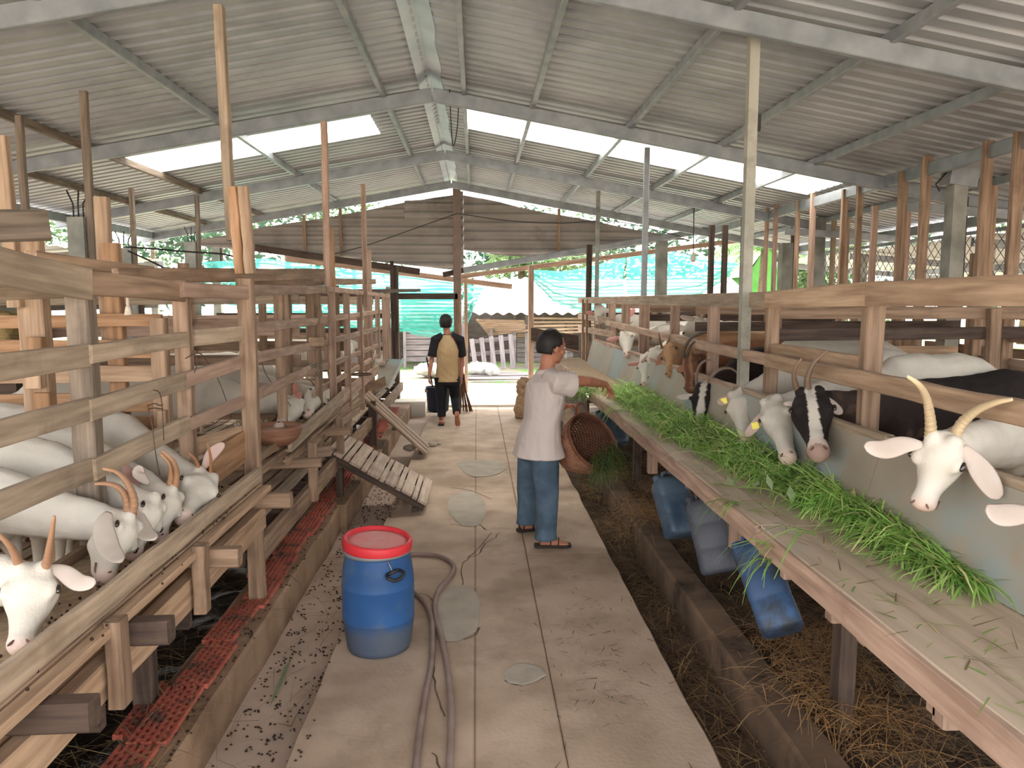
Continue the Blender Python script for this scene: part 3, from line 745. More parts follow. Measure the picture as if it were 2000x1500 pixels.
# front fence of the left pens
lf = empty('pen_fence', (-1.4, 2.9, LF), 'timber front fence of the left goat pens with splice boards and wavy top rail', 'fence')
def fpost(px, X, ytop, ybot, w, mt, d=.07, parent=lf, y_at=None):
    a = PX(px, y_at or 700, X); Y = a.y
    zt = PY(px, ytop, Y).z; zb = PY(px, ybot, Y).z
    return board('post', (X, Y, zb), (X, Y, zt), w, d, mt, parent, up=(0, 1, 0) if w < d else (1, 0, 0))
Xs = {185: -1.48, 368: -1.40, 490: -1.23}
board('post', (-1.48, 2.96, .62), (-1.48, 2.96, PY(185, 532, 2.96).z), .085, .075, WK, lf, up=(1, 0, 0))
board('post', (-1.40, 3.74, .50), (-1.40, 3.74, PY(368, 548, 3.74).z), .07, .06, WB, lf, up=(1, 0, 0))
board('post', (-1.225, 4.18, .12), (-1.225, 4.18, 1.91), .085, .06, WB, lf, up=(1, 0, 0))
fp = [(548, -1.30, 560, 905), (608, -1.32, 562, 735), (621, -1.30, 558, 905), (650, -1.26, 560, 930), (679, -1.30, 565, 865), (705, -1.28, 570, 800), (724, -1.30, 488, 800), (739, -1.28, 575, 700), (752, -1.28, 576, 705), (760, -1.3, 560, 700)]
for px, X, yt, yb in fp: fpost(px, X, yt, yb, .06, WB if px < 640 else WP, .05)
def P3(px, py, X): return PX(px, py, X)
# rails (end pixels, X planes)
RL = [  # (px0,py0,X0, px1,py1,X1, width, mat)
    (-60, 506, -1.46, 172, 556, -1.44, .115, WG), (172, 552, -1.44, 362, 570, -1.38, .09, WB), (355, 566, -1.36, 492, 572, -1.2, .07, WP),
    (490, 566, -1.2, 640, 566, -1.26, .06, WP), (635, 564, -1.25, 760, 578, -1.25, .05, WP),
    (-60, 727, -1.46, 175, 692, -1.45, .085, WG), (172, 693, -1.44, 362, 663, -1.37, .07, WG), (378, 660, -1.37, 480, 650, -1.24, .08, WG),
    (488, 641, -1.24, 615, 627, -1.30, .06, WP), (610, 628, -1.3, 745, 608, -1.28, .05, WP),
    (-60, 862, -1.46, 178, 798, -1.45, .085, WG), (172, 800, -1.44, 365, 742, -1.37, .08, WG), (360, 742, -1.37, 488, 700, -1.24, .07, WP),
    (488, 700, -1.24, 612, 675, -1.3, .06, WP), (612, 675, -1.3, 745, 640, -1.28, .05, WP),
    (-60, 1010, -1.46, 182, 915, -1.45, .085, WG), (180, 917, -1.44, 365, 828, -1.37, .08, WG), (365, 830, -1.37, 488, 778, -1.24, .06, WP),
    (488, 778, -1.24, 612, 718, -1.3, .06, WP), (612, 725, -1.3, 745, 672, -1.28, .05, WP),
    (385, 872, -1.38, 482, 845, -1.26, .09, WF), (415, 915, -1.3, 480, 868, -1.26, .17, WO),
    (488, 905, -1.24, 610, 820, -1.3, .05, WB), (500, 925, -1.24, 680, 790, -1.29, .05, WB), (612, 850, -1.3, 735, 760, -1.28, .06, WB),
    (640, 800, -1.3, 738, 720, -1.28, .12, WP), (560, 900, -1.22, 700, 800, -1.27, .06, WB),
    (612, 770, -1.32, 745, 690, -1.29, .05, WP)]
for a in RL: board('rail', P3(*a[0:3]), P3(*a[3:6]), a[6], .03, a[7], lf)
# long loose boards on top
board('top_board', PX(60, 503, -1.7), PX(292, 530, -1.6), .05, .05, WF, lf)
board('top_board', PX(225, 540, -1.5), PX(632, 535, -1.16), .075, .03, WB, lf, seg=8)
board('top_board', PX(470, 552, -1.34), PX(732, 550, -1.22), .06, .03, WB, lf)
board('top_board', PX(640, 570, -1.5), PX(820, 567, -.95), .05, .03, WD, lf)
board('top_board', PX(-40, 575, -1.75), PX(180, 570, -1.65), .05, .03, WG, lf)
# spliced tall poles up to the roof
for px0, py0, px1, py1, Y, w, mt in ((427, 12, 453, 470, 4.66, .075, WG), (455, 365, 470, 535, 4.3, .055, WO), (476, 365, 489, 535, 4.28, .06, WF), (633, 238, 640, 560, 6.3, .045, WP), (645, 445, 650, 560, 6.6, .04, WO), (709, 360, 714, 600, 8.6, .05, WP)):
    board('tall_pole', PY(px0, py0, Y), PY(px1, py1, Y), w, .05, mt, lf, up=(0, 1, 0), seg=6)
# pale sloping prop
board('prop', PX(618, 575, -1.35), PX(650, 760, -1.3), .04, .04, WP, lf, up=(0, 1, 0))
board('cleat', PX(608, 668, -1.28), PX(628, 668, -1.26), .07, .04, WF, lf)
# wire, ring and rope bits
def wire(name, px, X, rad, mt=WIRE, label=None, cat=None, parent=None):
    p = crom([PX(x, y, X) for x, y in px], 5); o = MB().loft(p, [rad]*len(p), n=6).build(name, mt, parent); return tag(o, label, cat)
RUST = mat('rusty_wire', rgb('4c3b30'), rgb('6b5140'), scale=30, rough=.8)
for i, px in enumerate(([(288, 790), (297, 830), (303, 880), (312, 928)], [(300, 762), (312, 768), (317, 800), (320, 860)], [(290, 792), (302, 788), (312, 792), (318, 790)], [(289, 800), (300, 797), (318, 799)], [(362, 700), (385, 690), (400, 700), (430, 750), (452, 815)], [(497, 697), (510, 705), (525, 740), (575, 800)], [(377, 685), (385, 705), (380, 728)])):
    wire('wire', px, -1.34, .0025, RUST, None, None, lf)
ring = MB(); c = PX(705, 731, -1.18); ring.loft([c+V((.105*cos(t*pi/12), .105*sin(t*pi/12), 0)) for t in range(24)], [.009]*24, n=8, closed=True)
tag(ring.build('wire_hoop', RUST), 'dark round hoop fixed to the far left fence posts', 'hoop')
rope = wire('rope', [(240, 528), (243, 545), (241, 560), (248, 575), (250, 600)], -1.5, .007, mat('rope_white', rgb('cbbcaa'), rgb('e0d4c4'), scale=40, rough=.9), 'short white knotted rope hanging from the top left rail', 'rope')
MB().loft([PX(250, 597, -1.5), PX(250, 603, -1.5), PX(250, 616, -1.5)], [.008, .012, .016], n=8).build('rope_tassel', MATS['rope_white'], rope)
rp = MB(); r = random.Random(4)
pts = crom([PX(608+r.uniform(-3, 10), 713+r.uniform(-3, 6), -1.28) for _ in range(8)]+[PX(622+r.uniform(-5, 6), 712+i*5, -1.26) for i in range(7)], 4)
rp.loft(pts, [.006]*len(pts), n=6); tag(rp.build('rope_knot', mat('rope_grey', rgb('6f6e62'), rgb('8b897a'), scale=40, rough=.95)), 'tangled grey green rope knotted round a left fence post', 'rope')
# half bowl
bw = empty('feed_bowl', PX(538, 840, -1.27), 'brown wooden half bowl hung on the left fence for the bending white goat', 'bowl')
c = PX(539, 831, -1.27); Rb = .165; prof = [(Rb*sin(t), -Rb*.85*cos(t)) for t in [i*pi/2/9+.0 for i in range(10)]]
prof = [(max(.02, a), b) for a, b in prof]+[(Rb*.93, .004)]+[(max(.02, a*.9), b*.9) for a, b in reversed(prof[:-1])]
MB().lathe(c, prof, 28).build('shell', mat('bowl_wood', rgb('77513e'), rgb('99705a'), scale=5, stretch=(1, 1, 6), rough=.6, bump=.2), bw)
MB().ell(c+V((0, 0, -.04)), ((.13, 0, 0), (0, .13, 0), (0, 0, .02)), 14, 6).build('feed', SAND, bw)

# ---- left dividing and rear fences
def divider(label, pts0, pts1, rails, posts, mt=WO, Y=4.2, rear=None, th=.03):
    f = empty('pen_divider', ((pts0+pts1)/2, Y, LF), label, 'fence')
    for z0, z1, w, m_ in rails: board('plank', (pts0, Y, z0), (pts1, Y, z1), w, th, m_, f, seg=6 if Y < 6 else 1)
    for x, z0, z1, w, m_, dy in posts: board('post', (x, Y+dy, z0), (x, Y+dy, z1), w, .06, m_, f, up=(1, 0, 0), seg=3)
    return f
def ZY(py, Y): return PY(930, py, Y).z
def XY(px, Y, py=650): return PY(px, py, Y).x
Y = 4.35
divider('orange plank divider with wide boards behind the nearest left goats', XY(-80, Y), XY(318, Y),
        [(ZY(628, Y), ZY(624, Y), .07, WO), (ZY(678, Y), ZY(680, Y), .1, WO), (ZY(729, Y), ZY(727, Y), .09, WF), (ZY(782, Y), ZY(782, Y), .105, WO), (ZY(828, Y), ZY(824, Y), .1, WO), (ZY(572, Y), ZY(568, Y), .045, WG), (ZY(870, Y), ZY(868, Y), .09, WB)],
        [(XY(320, Y), .5, ZY(620, Y), .085, WF, -.06), (XY(325, Y), .5, ZY(792, Y), .05, WF, -.1), (XY(217, Y), .5, ZY(476, Y), .09, WO, .06), (XY(197, Y), ZY(700, Y), ZY(385, Y), .07, WF, .1)], Y=Y)
fx = empty('stall_post', (XY(68, 3.8), 3.8, LF), 'tall thick orange post with nailed cleats at the left edge', 'post')
Y = 3.8
board('post', (XY(72, Y), Y, .5), (XY(68, Y), Y, ZY(468, Y)), .12, .08, WF, fx, up=(1, 0, 0))
board('upper_post', (XY(58, Y)-.02, Y-.06, ZY(600, Y)), (XY(52, Y)-.02, Y-.06, ZY(280, Y)), .06, .05, WF, fx, up=(1, 0, 0))
board('cleat', (XY(86, Y), Y-.07, ZY(720, Y)), (XY(86, Y), Y-.07, ZY(655, Y)), .07, .05, WO, fx, up=(1, 0, 0))
board('cleat', (XY(78, Y), Y-.07, ZY(750, Y)), (XY(78, Y), Y-.07, ZY(725, Y)), .08, .06, WF, fx, up=(1, 0, 0))
board('cleat', (XY(88, Y), Y-.05, ZY(850, Y)), (XY(88, Y), Y-.05, ZY(760, Y)), .08, .05, WO, fx, up=(1, 0, 0))
for n_, Y, lab in ((1, 6.0, 'second plank divider of the left pens beyond the orange one'), (2, 8.1, 'third plank divider in the middle of the left pens'), (3, 10.3, 'fourth plank divider near the far end of the left pens'), (4, 12.4, 'last dark plank divider of the left pens before the nets')):
    mts = [WB, WP, WG] if n_ < 4 else [WD]
    zs = [.72, .92, 1.12, 1.33, 1.55, 1.80] if n_ != 4 else [.7, 1.0, 1.3, 1.55, 1.85]
    f = divider(lab, -4.1, -1.36, [(z, z+rnd.uniform(-.02, .02), rnd.choice((.08, .1)), mts[i % len(mts)]) for i, z in enumerate(zs)],
                [(x, .45, rnd.uniform(1.86, 2.1), .07, mts[0], -.05) for x in (-1.45, -2.2, -2.95, -3.7)], Y=Y)
rf = empty('rear_fence', (-4.1, 6, LF), 'dark weathered rear fence along the back of the left pens', 'fence')
r = random.Random(12)
for i in range(4):
    y0, y1 = 1.5+i*2.75, 4.2+i*2.75
    for z in (.7, .98, 1.26, 1.52, 1.78): board('rail', (-4.1, y0, z), (-4.1, y1, z+r.uniform(-.02, .02)), .1 if z < 1.6 else .07, .03, WD if (i+int(z*10)) % 3 else WB, rf)
    for y in (y0, (y0+y1)/2): board('post', (-4.14, y, .4), (-4.14, y, r.uniform(1.85, 2.0)), .07, .06, WD, rf, up=(0, 1, 0))
# outer second row of pens on the left, seen through the gaps
rf2 = empty('rear_fence', (-5.4, 6, LF), 'furthest outer fence left of the pens under the roof edge', 'fence')
for i in range(4):
    y0, y1 = 3+i*2.6, 5.55+i*2.6
    for z in (.9, 1.35, 1.7): board('rail', (-5.4, y0, z), (-5.4, y1, z), .08, .03, WD, rf2)
    board('post', (-5.44, y0, 0), (-5.44, y0, 2.0), .08, .06, WD, rf2, up=(0, 1, 0))
# concrete columns carrying the left side
def column(px, ytop, ybot, X, w, label, bars=True):
    a = PX(px, 480, X); Y = a.y; zt = PY(px, ytop, Y).z
    t = empty('concrete_column', (X, Y, 0), label, 'column', 'concrete columns of the barn')
    mb = MB(); mb.box((0, 0, zt/2-.05), (w, w, zt+.1)); o = mb.build('shaft', CONC, t, smooth=False); o.location = (0, 0, 0)
    if bars:
        for i in range(3):
            b = MB(); x0 = (-.3+.3*i)*w; b.loft([(x0, 0, zt-.02), (x0, 0, zt+.10), (x0+.05*(i-1), .02, zt+.2)], [.006]*3, n=5); o = b.build('rebar', WIRE, t); o.location = (0, 0, 0)
    zr = roofz(X)-.16
    board('timber_strut', (X+w*.55+.02, Y, zt-.5), (X+w*.55+.02, Y, zr), .05, .05, WK, t, up=(0, 1, 0))
    return t
column(157, 425, 700, -2.95, .12, 'grey concrete column behind the left front rail with a slanting strut')
column(242, 485, 560, -4.15, .18, 'short grey concrete column behind the wires on the left')
column(374, 473, 560, -3.78, .14, 'grey concrete column left of the spliced tall post')
column(402+20, 470, 560, -4.9, .14, 'thin far concrete column left of the turquoise net')
column(26, 470, 700, -3.6, .16, 'greenish concrete column at the left edge below the sawn beam end')
bm = empty('sawn_beam', PY(60, 440, 3.1), 'thick grey sawn timber beam end jutting in at the left edge', 'beam')
board('beam', PY(-160, 447, 2.7), PY(80, 440, 3.1), .115, .1, WK, bm, seg=3)
board('strap', PY(68, 470, 3.15), PY(68, 520, 3.15), .05, .04, WF, bm, up=(1, 0, 0))
# cables
for i, (px, Y) in enumerate(([((245, 482), (300, 486), (372, 492), (440, 497), (480, 510)), 7.0], [((250, 490), (290, 508), (330, 528)), 7.0], [((650, 497), (720, 478), (800, 450), (893, 417)), 13.6], [((893, 417), (1000, 432), (1100, 436), (1200, 432), (1330, 462)), 13.6])):
    p = crom([PY(x, y, Y) for x, y in px], 5); MB().loft(p, [.008]*len(p), n=5).build('cable', WIRE, ceiling)

# ============================================================ RIGHT PENS
RF = .70
BZ = .87
bn = empty('feed_bench', (1.4, 5, 0), 'long plank feeding bench with pale worn top and pinkish edge along the right pens', 'bench')
bn_y = [.6, 3.05, 4.35, 5.9, 7.78]
for a, b in zip(bn_y, bn_y[1:]):
    board('top_board', (1.235, a, BZ-.018), (1.235, b-.006, BZ-.018), .13, .036, BENCH, bn, up=(1, 0, 0))
    board('top_board', (1.46, a, BZ-.02), (1.46, b-.006, BZ-.02), .31, .03, BENCH, bn, up=(1, 0, 0))
    board('edge_board', (1.163, a, BZ-.05), (1.163, b-.01, BZ-.05), .09, .025, WP, bn)
    board('back_rail', (1.60, a, BZ-.07), (1.60, b-.006, BZ-.07), .08, .04, WB, bn)
board('end_board', (1.16, 7.8, BZ-.05), (1.62, 7.8, BZ-.05), .09, .025, WP, bn)
for y in (1.35, 2.22, 3.05, 4.2, 5.1, 6.2, 7.3):
    board('bearer', (1.18, y, BZ-.09), (1.85, y, BZ-.09), .08, .05, WB, bn)
for px, py, yb, w in ((1245, 850, 925, .07), (1275, 860, 925, .06), (1655, 1130, 1340, .09), (1640, 1120, 1215, .06), (1545, 1080, 1130, .05), (1860, 1330, 1420, .06), (1845, 1320, 1395, .05), (1180, 790, 815, .06), (1440, 1010, 1070, .04)):
    X = 1.52 if px in (1245, 1655) else 1.30; a = PX(px, py, X); zb = PX(px, yb, X).z
    if px in (1245, 1655): zb = 0
    board('leg', (X, a.y, zb), (X, a.y, BZ-.04), w, .07, WD if px in (1245, 1655) else WP, bn, up=(0, 1, 0))
# inner rows of legs carrying pen floor
for y in (1.9, 3.3, 4.7, 6.1, 7.5, 9.0, 10.5):
    board('leg', (1.95, y, -.03), (1.95, y, RF), .09, .09, WD, bn, up=(0, 1, 0))
    board('leg', (3.0, y, -.03), (3.0, y, RF), .09, .09, WD, bn, up=(0, 1, 0))
# slanted trough panel behind the bench
wp = empty('trough_panel', (1.65, 5, BZ), 'worn pale blue and tan sheet panel leaning behind the right feeding bench', 'panel')
ws = [.6, 3.1, 5.0, 7.2, 9.4, 11.2]
for a, b in zip(ws, ws[1:]):
    mb = MB(); mb.smooth = False; n = 6; vs = []
    for i in range(n+1):
        y = a+(b-.01-a)*i/n; vs += [(1.615, y, BZ-.0), (1.70+.006*sin(i), y, 1.205), (1.715+.006*sin(i), y, 1.205), (1.63, y, BZ)]
    fs = []
    for i in range(n):
        for q_ in range(4): fs.append((4*i+q_, 4*i+(q_+1) % 4, 4*i+4+(q_+1) % 4, 4*i+4+q_))
    fs += [(3, 2, 1, 0), (4*n, 4*n+1, 4*n+2, 4*n+3)]
    mb.add(vs, fs).build('panel', WALLB, wp)
    board('cap_rail', (1.725, a, 1.21), (1.725, b-.01, 1.21), .045, .05, WG if a < 5 else WP, wp)
# far trough beyond the bench end (dry, sloping board seen behind the man)
ft = empty('feed_trough', (1.4, 9.5, .8), 'wide empty tan feed trough beyond the bench behind the man', 'trough')
MB().add([(1.16, 7.9, .84), (1.64, 7.9, .86), (1.64, 12.2, .88), (1.16, 12.2, .86), (1.16, 7.9, .82), (1.64, 7.9, .84), (1.64, 12.2, .86), (1.16, 12.2, .84)],
         [(0, 1, 2, 3), (7, 6, 5, 4), (0, 4, 5, 1), (1, 5, 6, 2), (2, 6, 7, 3), (3, 7, 4, 0)]).build('floor_board', SAND, ft, smooth=False)
board('skirt_board', (1.17, 7.95, .62), (1.17, 12.2, .62), .30, .025, WD, ft)
board('skirt_board', (1.17, 7.95, .30), (1.17, 12.2, .30), .28, .025, WB, ft)
board('outer_board', (1.13, 7.95, .88), (1.13, 12.2, .88), .14, .025, WP, ft)
MB().add([PY(1037, 640, 12.3), PY(1130, 655, 12.3), PY(1130, 690, 12.3), PY(1037, 668, 12.3)], [(0, 1, 2, 3)]).build('end_panel', WD, ft, smooth=False)
board('end_batten', PY(1037, 667, 12.25), PY(1145, 690, 12.25), .03, .03, WP, ft)
for y in (8.6, 10.2, 11.8): board('leg', (1.2, y, -.0), (1.2, y, .82), .08, .06, WP, ft, up=(0, 1, 0))
# right front fence
XF = 1.80
rf3 = empty('pen_fence', (XF, 4, RF), 'heavy timber front fence of the right pens with thick wavy top rail', 'fence')
tp = [(2080, 566, .10), (1700, 574, .112), (1500, 585.5, .098), (1225, 586.5, .095), (1170, 586.5, .095), (1131, 586.5, .095)]
for i, ((a, ya, wa), (b, yb_, wb)) in enumerate(zip(tp, tp[1:])):
    taper_board('top_rail', PX(a, ya, XF), PX(b+.5, yb_, XF), wa, wb, .05, (WF, WF, WG, WP, WP)[i], rf3)
board('rail', PX(2060, 822, XF-.04), PX(1500, 703, XF-.04), .082, .045, WF, rf3, seg=12)
board('rail', PX(1500, 703, XF-.04), PX(1185, 631, XF-.04), .07, .04, WP, rf3, seg=8)
board('rail', PX(1692, 712, XF+.05), PX(1500, 680, XF+.05), .075, .035, WF, rf3, seg=4)
for px, w, mt in ((1705, .09, WB), (1508, .075, WB), (1394, .085, WP), (1318, .08, WP), (1258, .11, WP), (1222, .1, WP), (1195, .09, WP), (1168, .09, WP)):
    X = XF+.04; Y = PX(px, 640, X).y
    board('post', (X, Y, RF-.1), (X, Y, 1.8 if px != 1705 else 1.78), w, .06, mt, rf3, up=(1, 0, 0))
for px in (1142, 1150): board('post', (XF-.02, PX(px, 640, XF).y, .7), (XF-.02, PX(px, 640, XF).y, 1.8), .06, .05, WB, rf3, up=(1, 0, 0))
for pyy in (620, 645): board('rail', PX(1131, pyy-3, XF), PX(1200, pyy+8, XF), .09, .04, WP, rf3)
for px, yt, w, m_ in ((1137, 478, .09, WD), (1257, 255, .06, STEEL), (1165, 352, .06, CONC)):
    Y = PX(px, 560, XF+.08).y; Y = min(Y, 12.9)
    o = board('tall_pole', (XF+.08, Y, 1.1), (XF+.08+.01, Y, min(roofz(1.9)-.05, PY(px, yt, Y).z)), w, w, m_, rf3, up=(0, 1, 0))
board('tall_pole', (PY(1389, 500, 9).x, 9, .7), (PY(1389, 500, 9).x, 9, PY(1389, 440, 9).z), .06, .06, WD, rf3, up=(0, 1, 0))
board('tall_pole', (PY(1415, 500, 9).x, 9, .7), (PY(1415, 500, 9).x, 9, PY(1415, 440, 9).z), .06, .06, WD, rf3, up=(0, 1, 0))
# big steel pole
sp = empty('steel_pole', (1.76, 4.98, 0), 'tall pale steel pole rising from the right trough to the roof', 'pole')
MB().box((1.76, 4.98, 1.75), (.062, .062, 3.55)).build('shaft', mat('painted_pole', rgb('8f8d80'), rgb('a9a698'), scale=3, stretch=(1, 1, .5), rough=.6, c3=rgb('7a766a'), s3=3), sp, smooth=False)
MB().box((1.80, 4.97, 2.92), (.03, .03, .1)).build('bracket', WIRE, sp, smooth=False)
c2 = empty('concrete_column', (PY(1292, 500, 12.2).x, 12.2, 0), 'thick brown grey column in front of the furthest right net', 'column')
MB().box((PY(1292, 500, 12.2).x, 12.2, 1.35), (.16, .16, 2.75)).build('shaft', CONC, c2, smooth=False)
# pen floor right
pf2 = empty('pen_platform', (3, 6, 0), 'raised slatted timber floor under the right goat pens', 'platform')
for a, b in ((.6, 4.15), (4.2, 8.2), (8.25, 12.4)):
    x = 1.76
    while x < 4.3:
        board('slat', (x+.05, a, RF-.012), (x+.05, b, RF-.012), .1, .024, WB, pf2, up=(1, 0, 0), seg=1); x += .125
for y in [1+.9*i for i in range(13)]: board('joist', (1.65, y, RF-.07), (4.3, y, RF-.07), .09, .05, WD, pf2)
# dividers right
r = random.Random(21)
for i, (Y, lab) in enumerate(((4.95, 'first right pen divider of planks behind the white backs'), (6.6, 'second right pen divider behind the tan goat'), (8.9, 'third right pen divider with pinkish planks'), (11.2, 'last right pen divider beside the doorway net'))):
    f = empty('pen_divider', (3, Y, RF), lab, 'fence')
    for k, z in enumerate((.95, 1.15, 1.36, 1.58, 1.71)):
        if Y < 5 and z < 1.5: continue
        board('plank', (1.9, Y, z+r.uniform(-.015, .015)), (4.25, Y, z+r.uniform(-.015, .015)), .08, .03, (WB, WP, WF, WD, WB)[k], f, seg=1)
    for x in (2.6, 3.4): board('post', (x, Y-.04, RF), (x, Y-.04, 1.74), .08, .06, WB, f, up=(1, 0, 0))
r4 = empty('rear_fence', (4.2, 6, RF), 'rear fence of the right pens with tall stakes reaching the roof edge', 'fence')
for i in range(4):
    y0, y1 = 1.2+i*2.8, 3.95+i*2.8
    for k, z in enumerate((.85, 1.08, 1.30, 1.50, 1.68)):
        board('rail', (4.2, y0, z), (4.2, y1, z+r.uniform(-.02, .02)), .09, .03, (WB, WF, WB, WP, WF)[(k+i) % 5], r4)
for px, yt, w, mt in ((1496, 405, .05, WP), (1513, 398, .055, WP), (1556, 393, .05, WB), (1585, 377, .065, WP), (1645, 370, .06, WB), (1675, 347, .065, WB), (1758, 335, .08, WB), (1801, 305, .085, WB), (1917, 275, .08, WB), (1977, 258, .095, WB), (1450, 418, .05, WD), (1705, 402, .06, WP)):
    X = 4.17; Y = PX(px, 480, X).y
    board('tall_stake', (X, Y, RF-.1), (X, Y, PY(px, yt, Y).z), w, .05, mt, r4, up=(1, 0, 0), seg=2)
r5 = empty('rear_fence', (4.95, 6, RF), 'second outer row of dark stakes beyond the right rear fence', 'fence')
for px, yt, w, mt in ((1548, 435, .05, WD), (1627, 430, .06, WG), (1652, 415, .07, WB), (1770, 395, .05, WP), (1878, 385, .06, WD), (1930, 350, .09, WB), (1907, 495, .09, WB)):
    X = 4.95; Y = PX(px, 480, X).y
    board('tall_stake', (X, Y, 0), (X, Y, PY(px, yt, Y).z), w, .06, mt, r5, up=(1, 0, 0))
for i in range(3):
    for z in (.9, 1.3, 1.66): board('rail', (4.98, 2+i*3.2, z), (4.98, 5.1+i*3.2, z), .09, .03, WB, r5)
for px, yt, X, w, lab in ((1535, 475, 4.6, .16, 'short grey concrete column left of the dark right stakes'), (1600, 425, 4.9, .12, 'slim grey concrete column among the right stakes'), (1862, 360, 4.4, .13, 'tall greenish concrete column with broken bracket head on the right')):
    Y = PX(px, 480, X).y; zt = PY(px, yt, Y).z
    t = empty('concrete_column', (X, Y, 0), lab, 'column')
    MB().box((X, Y, zt/2), (w, w, zt)).build('shaft', CONC, t, smooth=False)
    if px == 1862:
        MB().box((X+.02, Y, zt+.06), (.26, .16, .16), Matrix.Rotation(.12, 3, 'Y')).build('bracket_head', STEEL, t, smooth=False)
        MB().loft([(X-.12, Y-.02, zt+.1), (X-.2, Y, zt+.0), (X-.16, Y, zt-.06)], [.008]*3, n=5).build('rebar', WIRE, t)
# diagonal cross beams under the side roof
for a, b in (((1385, 470, 9.5), (1990, 305, 5.2)),):
    pass
for y in (5.2, 7.6, 10.4): board('side_beam', (4.2, y, 2.72), (5.9, y, 2.62), .09, .05, STEEL, ceiling)
# chain link mesh between outer stakes
cl = empty('chain_link_fence', (5.3, 8, 1.6), 'chain link wire mesh stretched behind the right stakes', 'fence')
mb = MB(); X = 5.25; y0, y1, z0, z1 = 5.5, 11.5, 1.75, 2.5; st = .14; n = int((y1-y0)/st)
for i in range(-6, n):
    for s in (1, -1):
        a = V((X, y0+i*st, z0 if s > 0 else z1)); b = V((X, y0+i*st+(z1-z0), z1 if s > 0 else z0))
        if a.y < y0:
            t = (y0-a.y)/(b.y-a.y); a = a.lerp(b, t)
        if b.y > y1:
            t = (y1-a.y)/(b.y-a.y); b = a.lerp(b, t)
        if b.y > a.y: mb.bar(a, b, .005, .005)
o = mb.build('mesh', mat('mesh_wire', rgb('585c58'), rough=.5, metal=.5), cl); tag(o, kind='stuff')
board('rail', (X, y0, z1), (X, y1, z1), .04, .04, STEEL, cl); board('rail', (X, y0, z0), (X, y1, z0), .04, .04, STEEL, cl)
for y in (5.5, 8.5, 11.5): board('post', (X, y, 0), (X, y, z1), .05, .05, STEEL, cl, up=(0, 1, 0))
# hanging bulb
hb_ = PY(1354, 470, 11.5)
bl = empty('hanging_bulb', hb_, 'bare bulb hanging on a cord in front of the right turquoise net', 'bulb')
MB().loft([PY(1354, 462, 11.5)+V((0, 0, .5)), PY(1354, 495, 11.5)], [.008, .008], n=5).build('cord', WIRE, bl)
MB().lathe(PY(1354, 505, 11.5), [(.015, .09), (.02, .06), (.04, .02), (.045, -.01), (.03, -.045), (.005, -.055)], 12).build('glass', mat('bulb_glass', rgb('d8c9b8'), rough=.2), bl)

# ============================================================ RAMPS
rp1 = empty('goat_ramp', (-.85, 6.8, 0), 'wide slatted goat ramp with pale cross boards nearest the barrel', 'ramp')
T0, T1 = V((-1.25, 6.38, .55)), V((-.43, 6.38, .075)); dv = (T1-T0); wv = V((0, .80, 0))
ws_ = [.05, .085, .05, .105, .05, .11, .04, .095, .045, .095, .045, .085]
gap = .012; tot = sum(ws_)+gap*11; s = 0; up_ = dv.cross(wv).normalized()*-1
for i, w in enumerate(ws_):
    t = (s+w/2)/tot; p = T0+dv*t; ext = rnd.uniform(-.02, .02)
    d = dv.normalized(); board('slat', p-V((0, ext, 0)), p+wv+V((0, rnd.uniform(-.02, .02), 0)), w*dv.length/tot, .022, RAMPW, rp1, up=d, seg=1); s += w+gap
nrm = V((-dv.z, 0, dv.x)).normalized()
for yy_ in (.06, .72): board('stringer', T0+V((0, yy_, 0))-nrm*.045, T1+V((0, yy_, 0))-nrm*.045, .065, .045, WD, rp1, seg=3)
board('foot', T1+V((-.06, .02, -.0))-nrm*.06-V((0, 0, .0)), T1+V((-.06, .8, 0))-nrm*.06, .04, .05, WD, rp1)
board('leg', (-1.17, 6.5, .1), (-1.17, 6.5, .47), .06, .06, WD, rp1, up=(0, 1, 0))
board('cleat', PY(618, 884, 6.35), PY(645, 880, 6.35), .09, .04, WP, rp1)
rp2 = empty('goat_ramp', (-.9, 8.9, 0), 'narrow goat ramp of long lengthwise slats beyond the wide ramp', 'ramp')
A0, A1 = PY(707, 775, 8.62), PY(832, 888, 8.62); A1.z = .05
for i in range(6):
    o_ = V((0, i*.095, 0)); board('slat', A0+o_, A1+o_, .022, .07, RAMPW if i % 2 else WB, rp2, seg=1)
for t in (.1, .5, .92):
    p = A0.lerp(A1, t)-V((0, .02, .035)); board('crossbar', p, p+V((0, .56, 0)), .03, .05, WD, rp2)
board('leg', (A0.x+.1, 8.7, .12), (A0.x+.1, 8.7, A0.z-.06), .08, .08, WD, rp2, up=(0, 1, 0))

hbm = MB(); c = PY(-10, 668, 5.6); hbm.box(c, (.5, .5, .42)); 
tag(organic(hbm, 'hay_bale', mat('hay', rgb('7d6a48'), rgb('a8925f'), scale=30, stretch=(1, 1, 5), rough=.95, bump=1.0), None, .03, 2, jit=.03), 'yellow brown hay bale seen through the rails at the left edge', 'hay bale')
hb2 = MB().box((c.x, c.y, (c.z-.21)/2), (.6, .6, c.z-.215)); tag(hb2.build('hay_stand', WD, smooth=False), 'dark stand under the hay bale at the left edge', 'stand')
for i, (px, py, rr_) in enumerate(((843, 872, .05), (856, 869, .035), (800, 880, .06))):
    c = PZ(px, py, 0); m_ = MB(); m_.ell(c+V((0, 0, rr_*.5)), ((rr_*1.4, 0, 0), (0, rr_, 0), (0, 0, rr_*.7)), 10, 7)
    o = organic(m_, 'stone', PATCH, None, .012, 1, jit=.01); tag(o, ('pale stone wedged under the end of the narrow ramp', 'small pale stone beside the narrow ramp foot', 'dark lump under the narrow ramp')[i], 'stone')
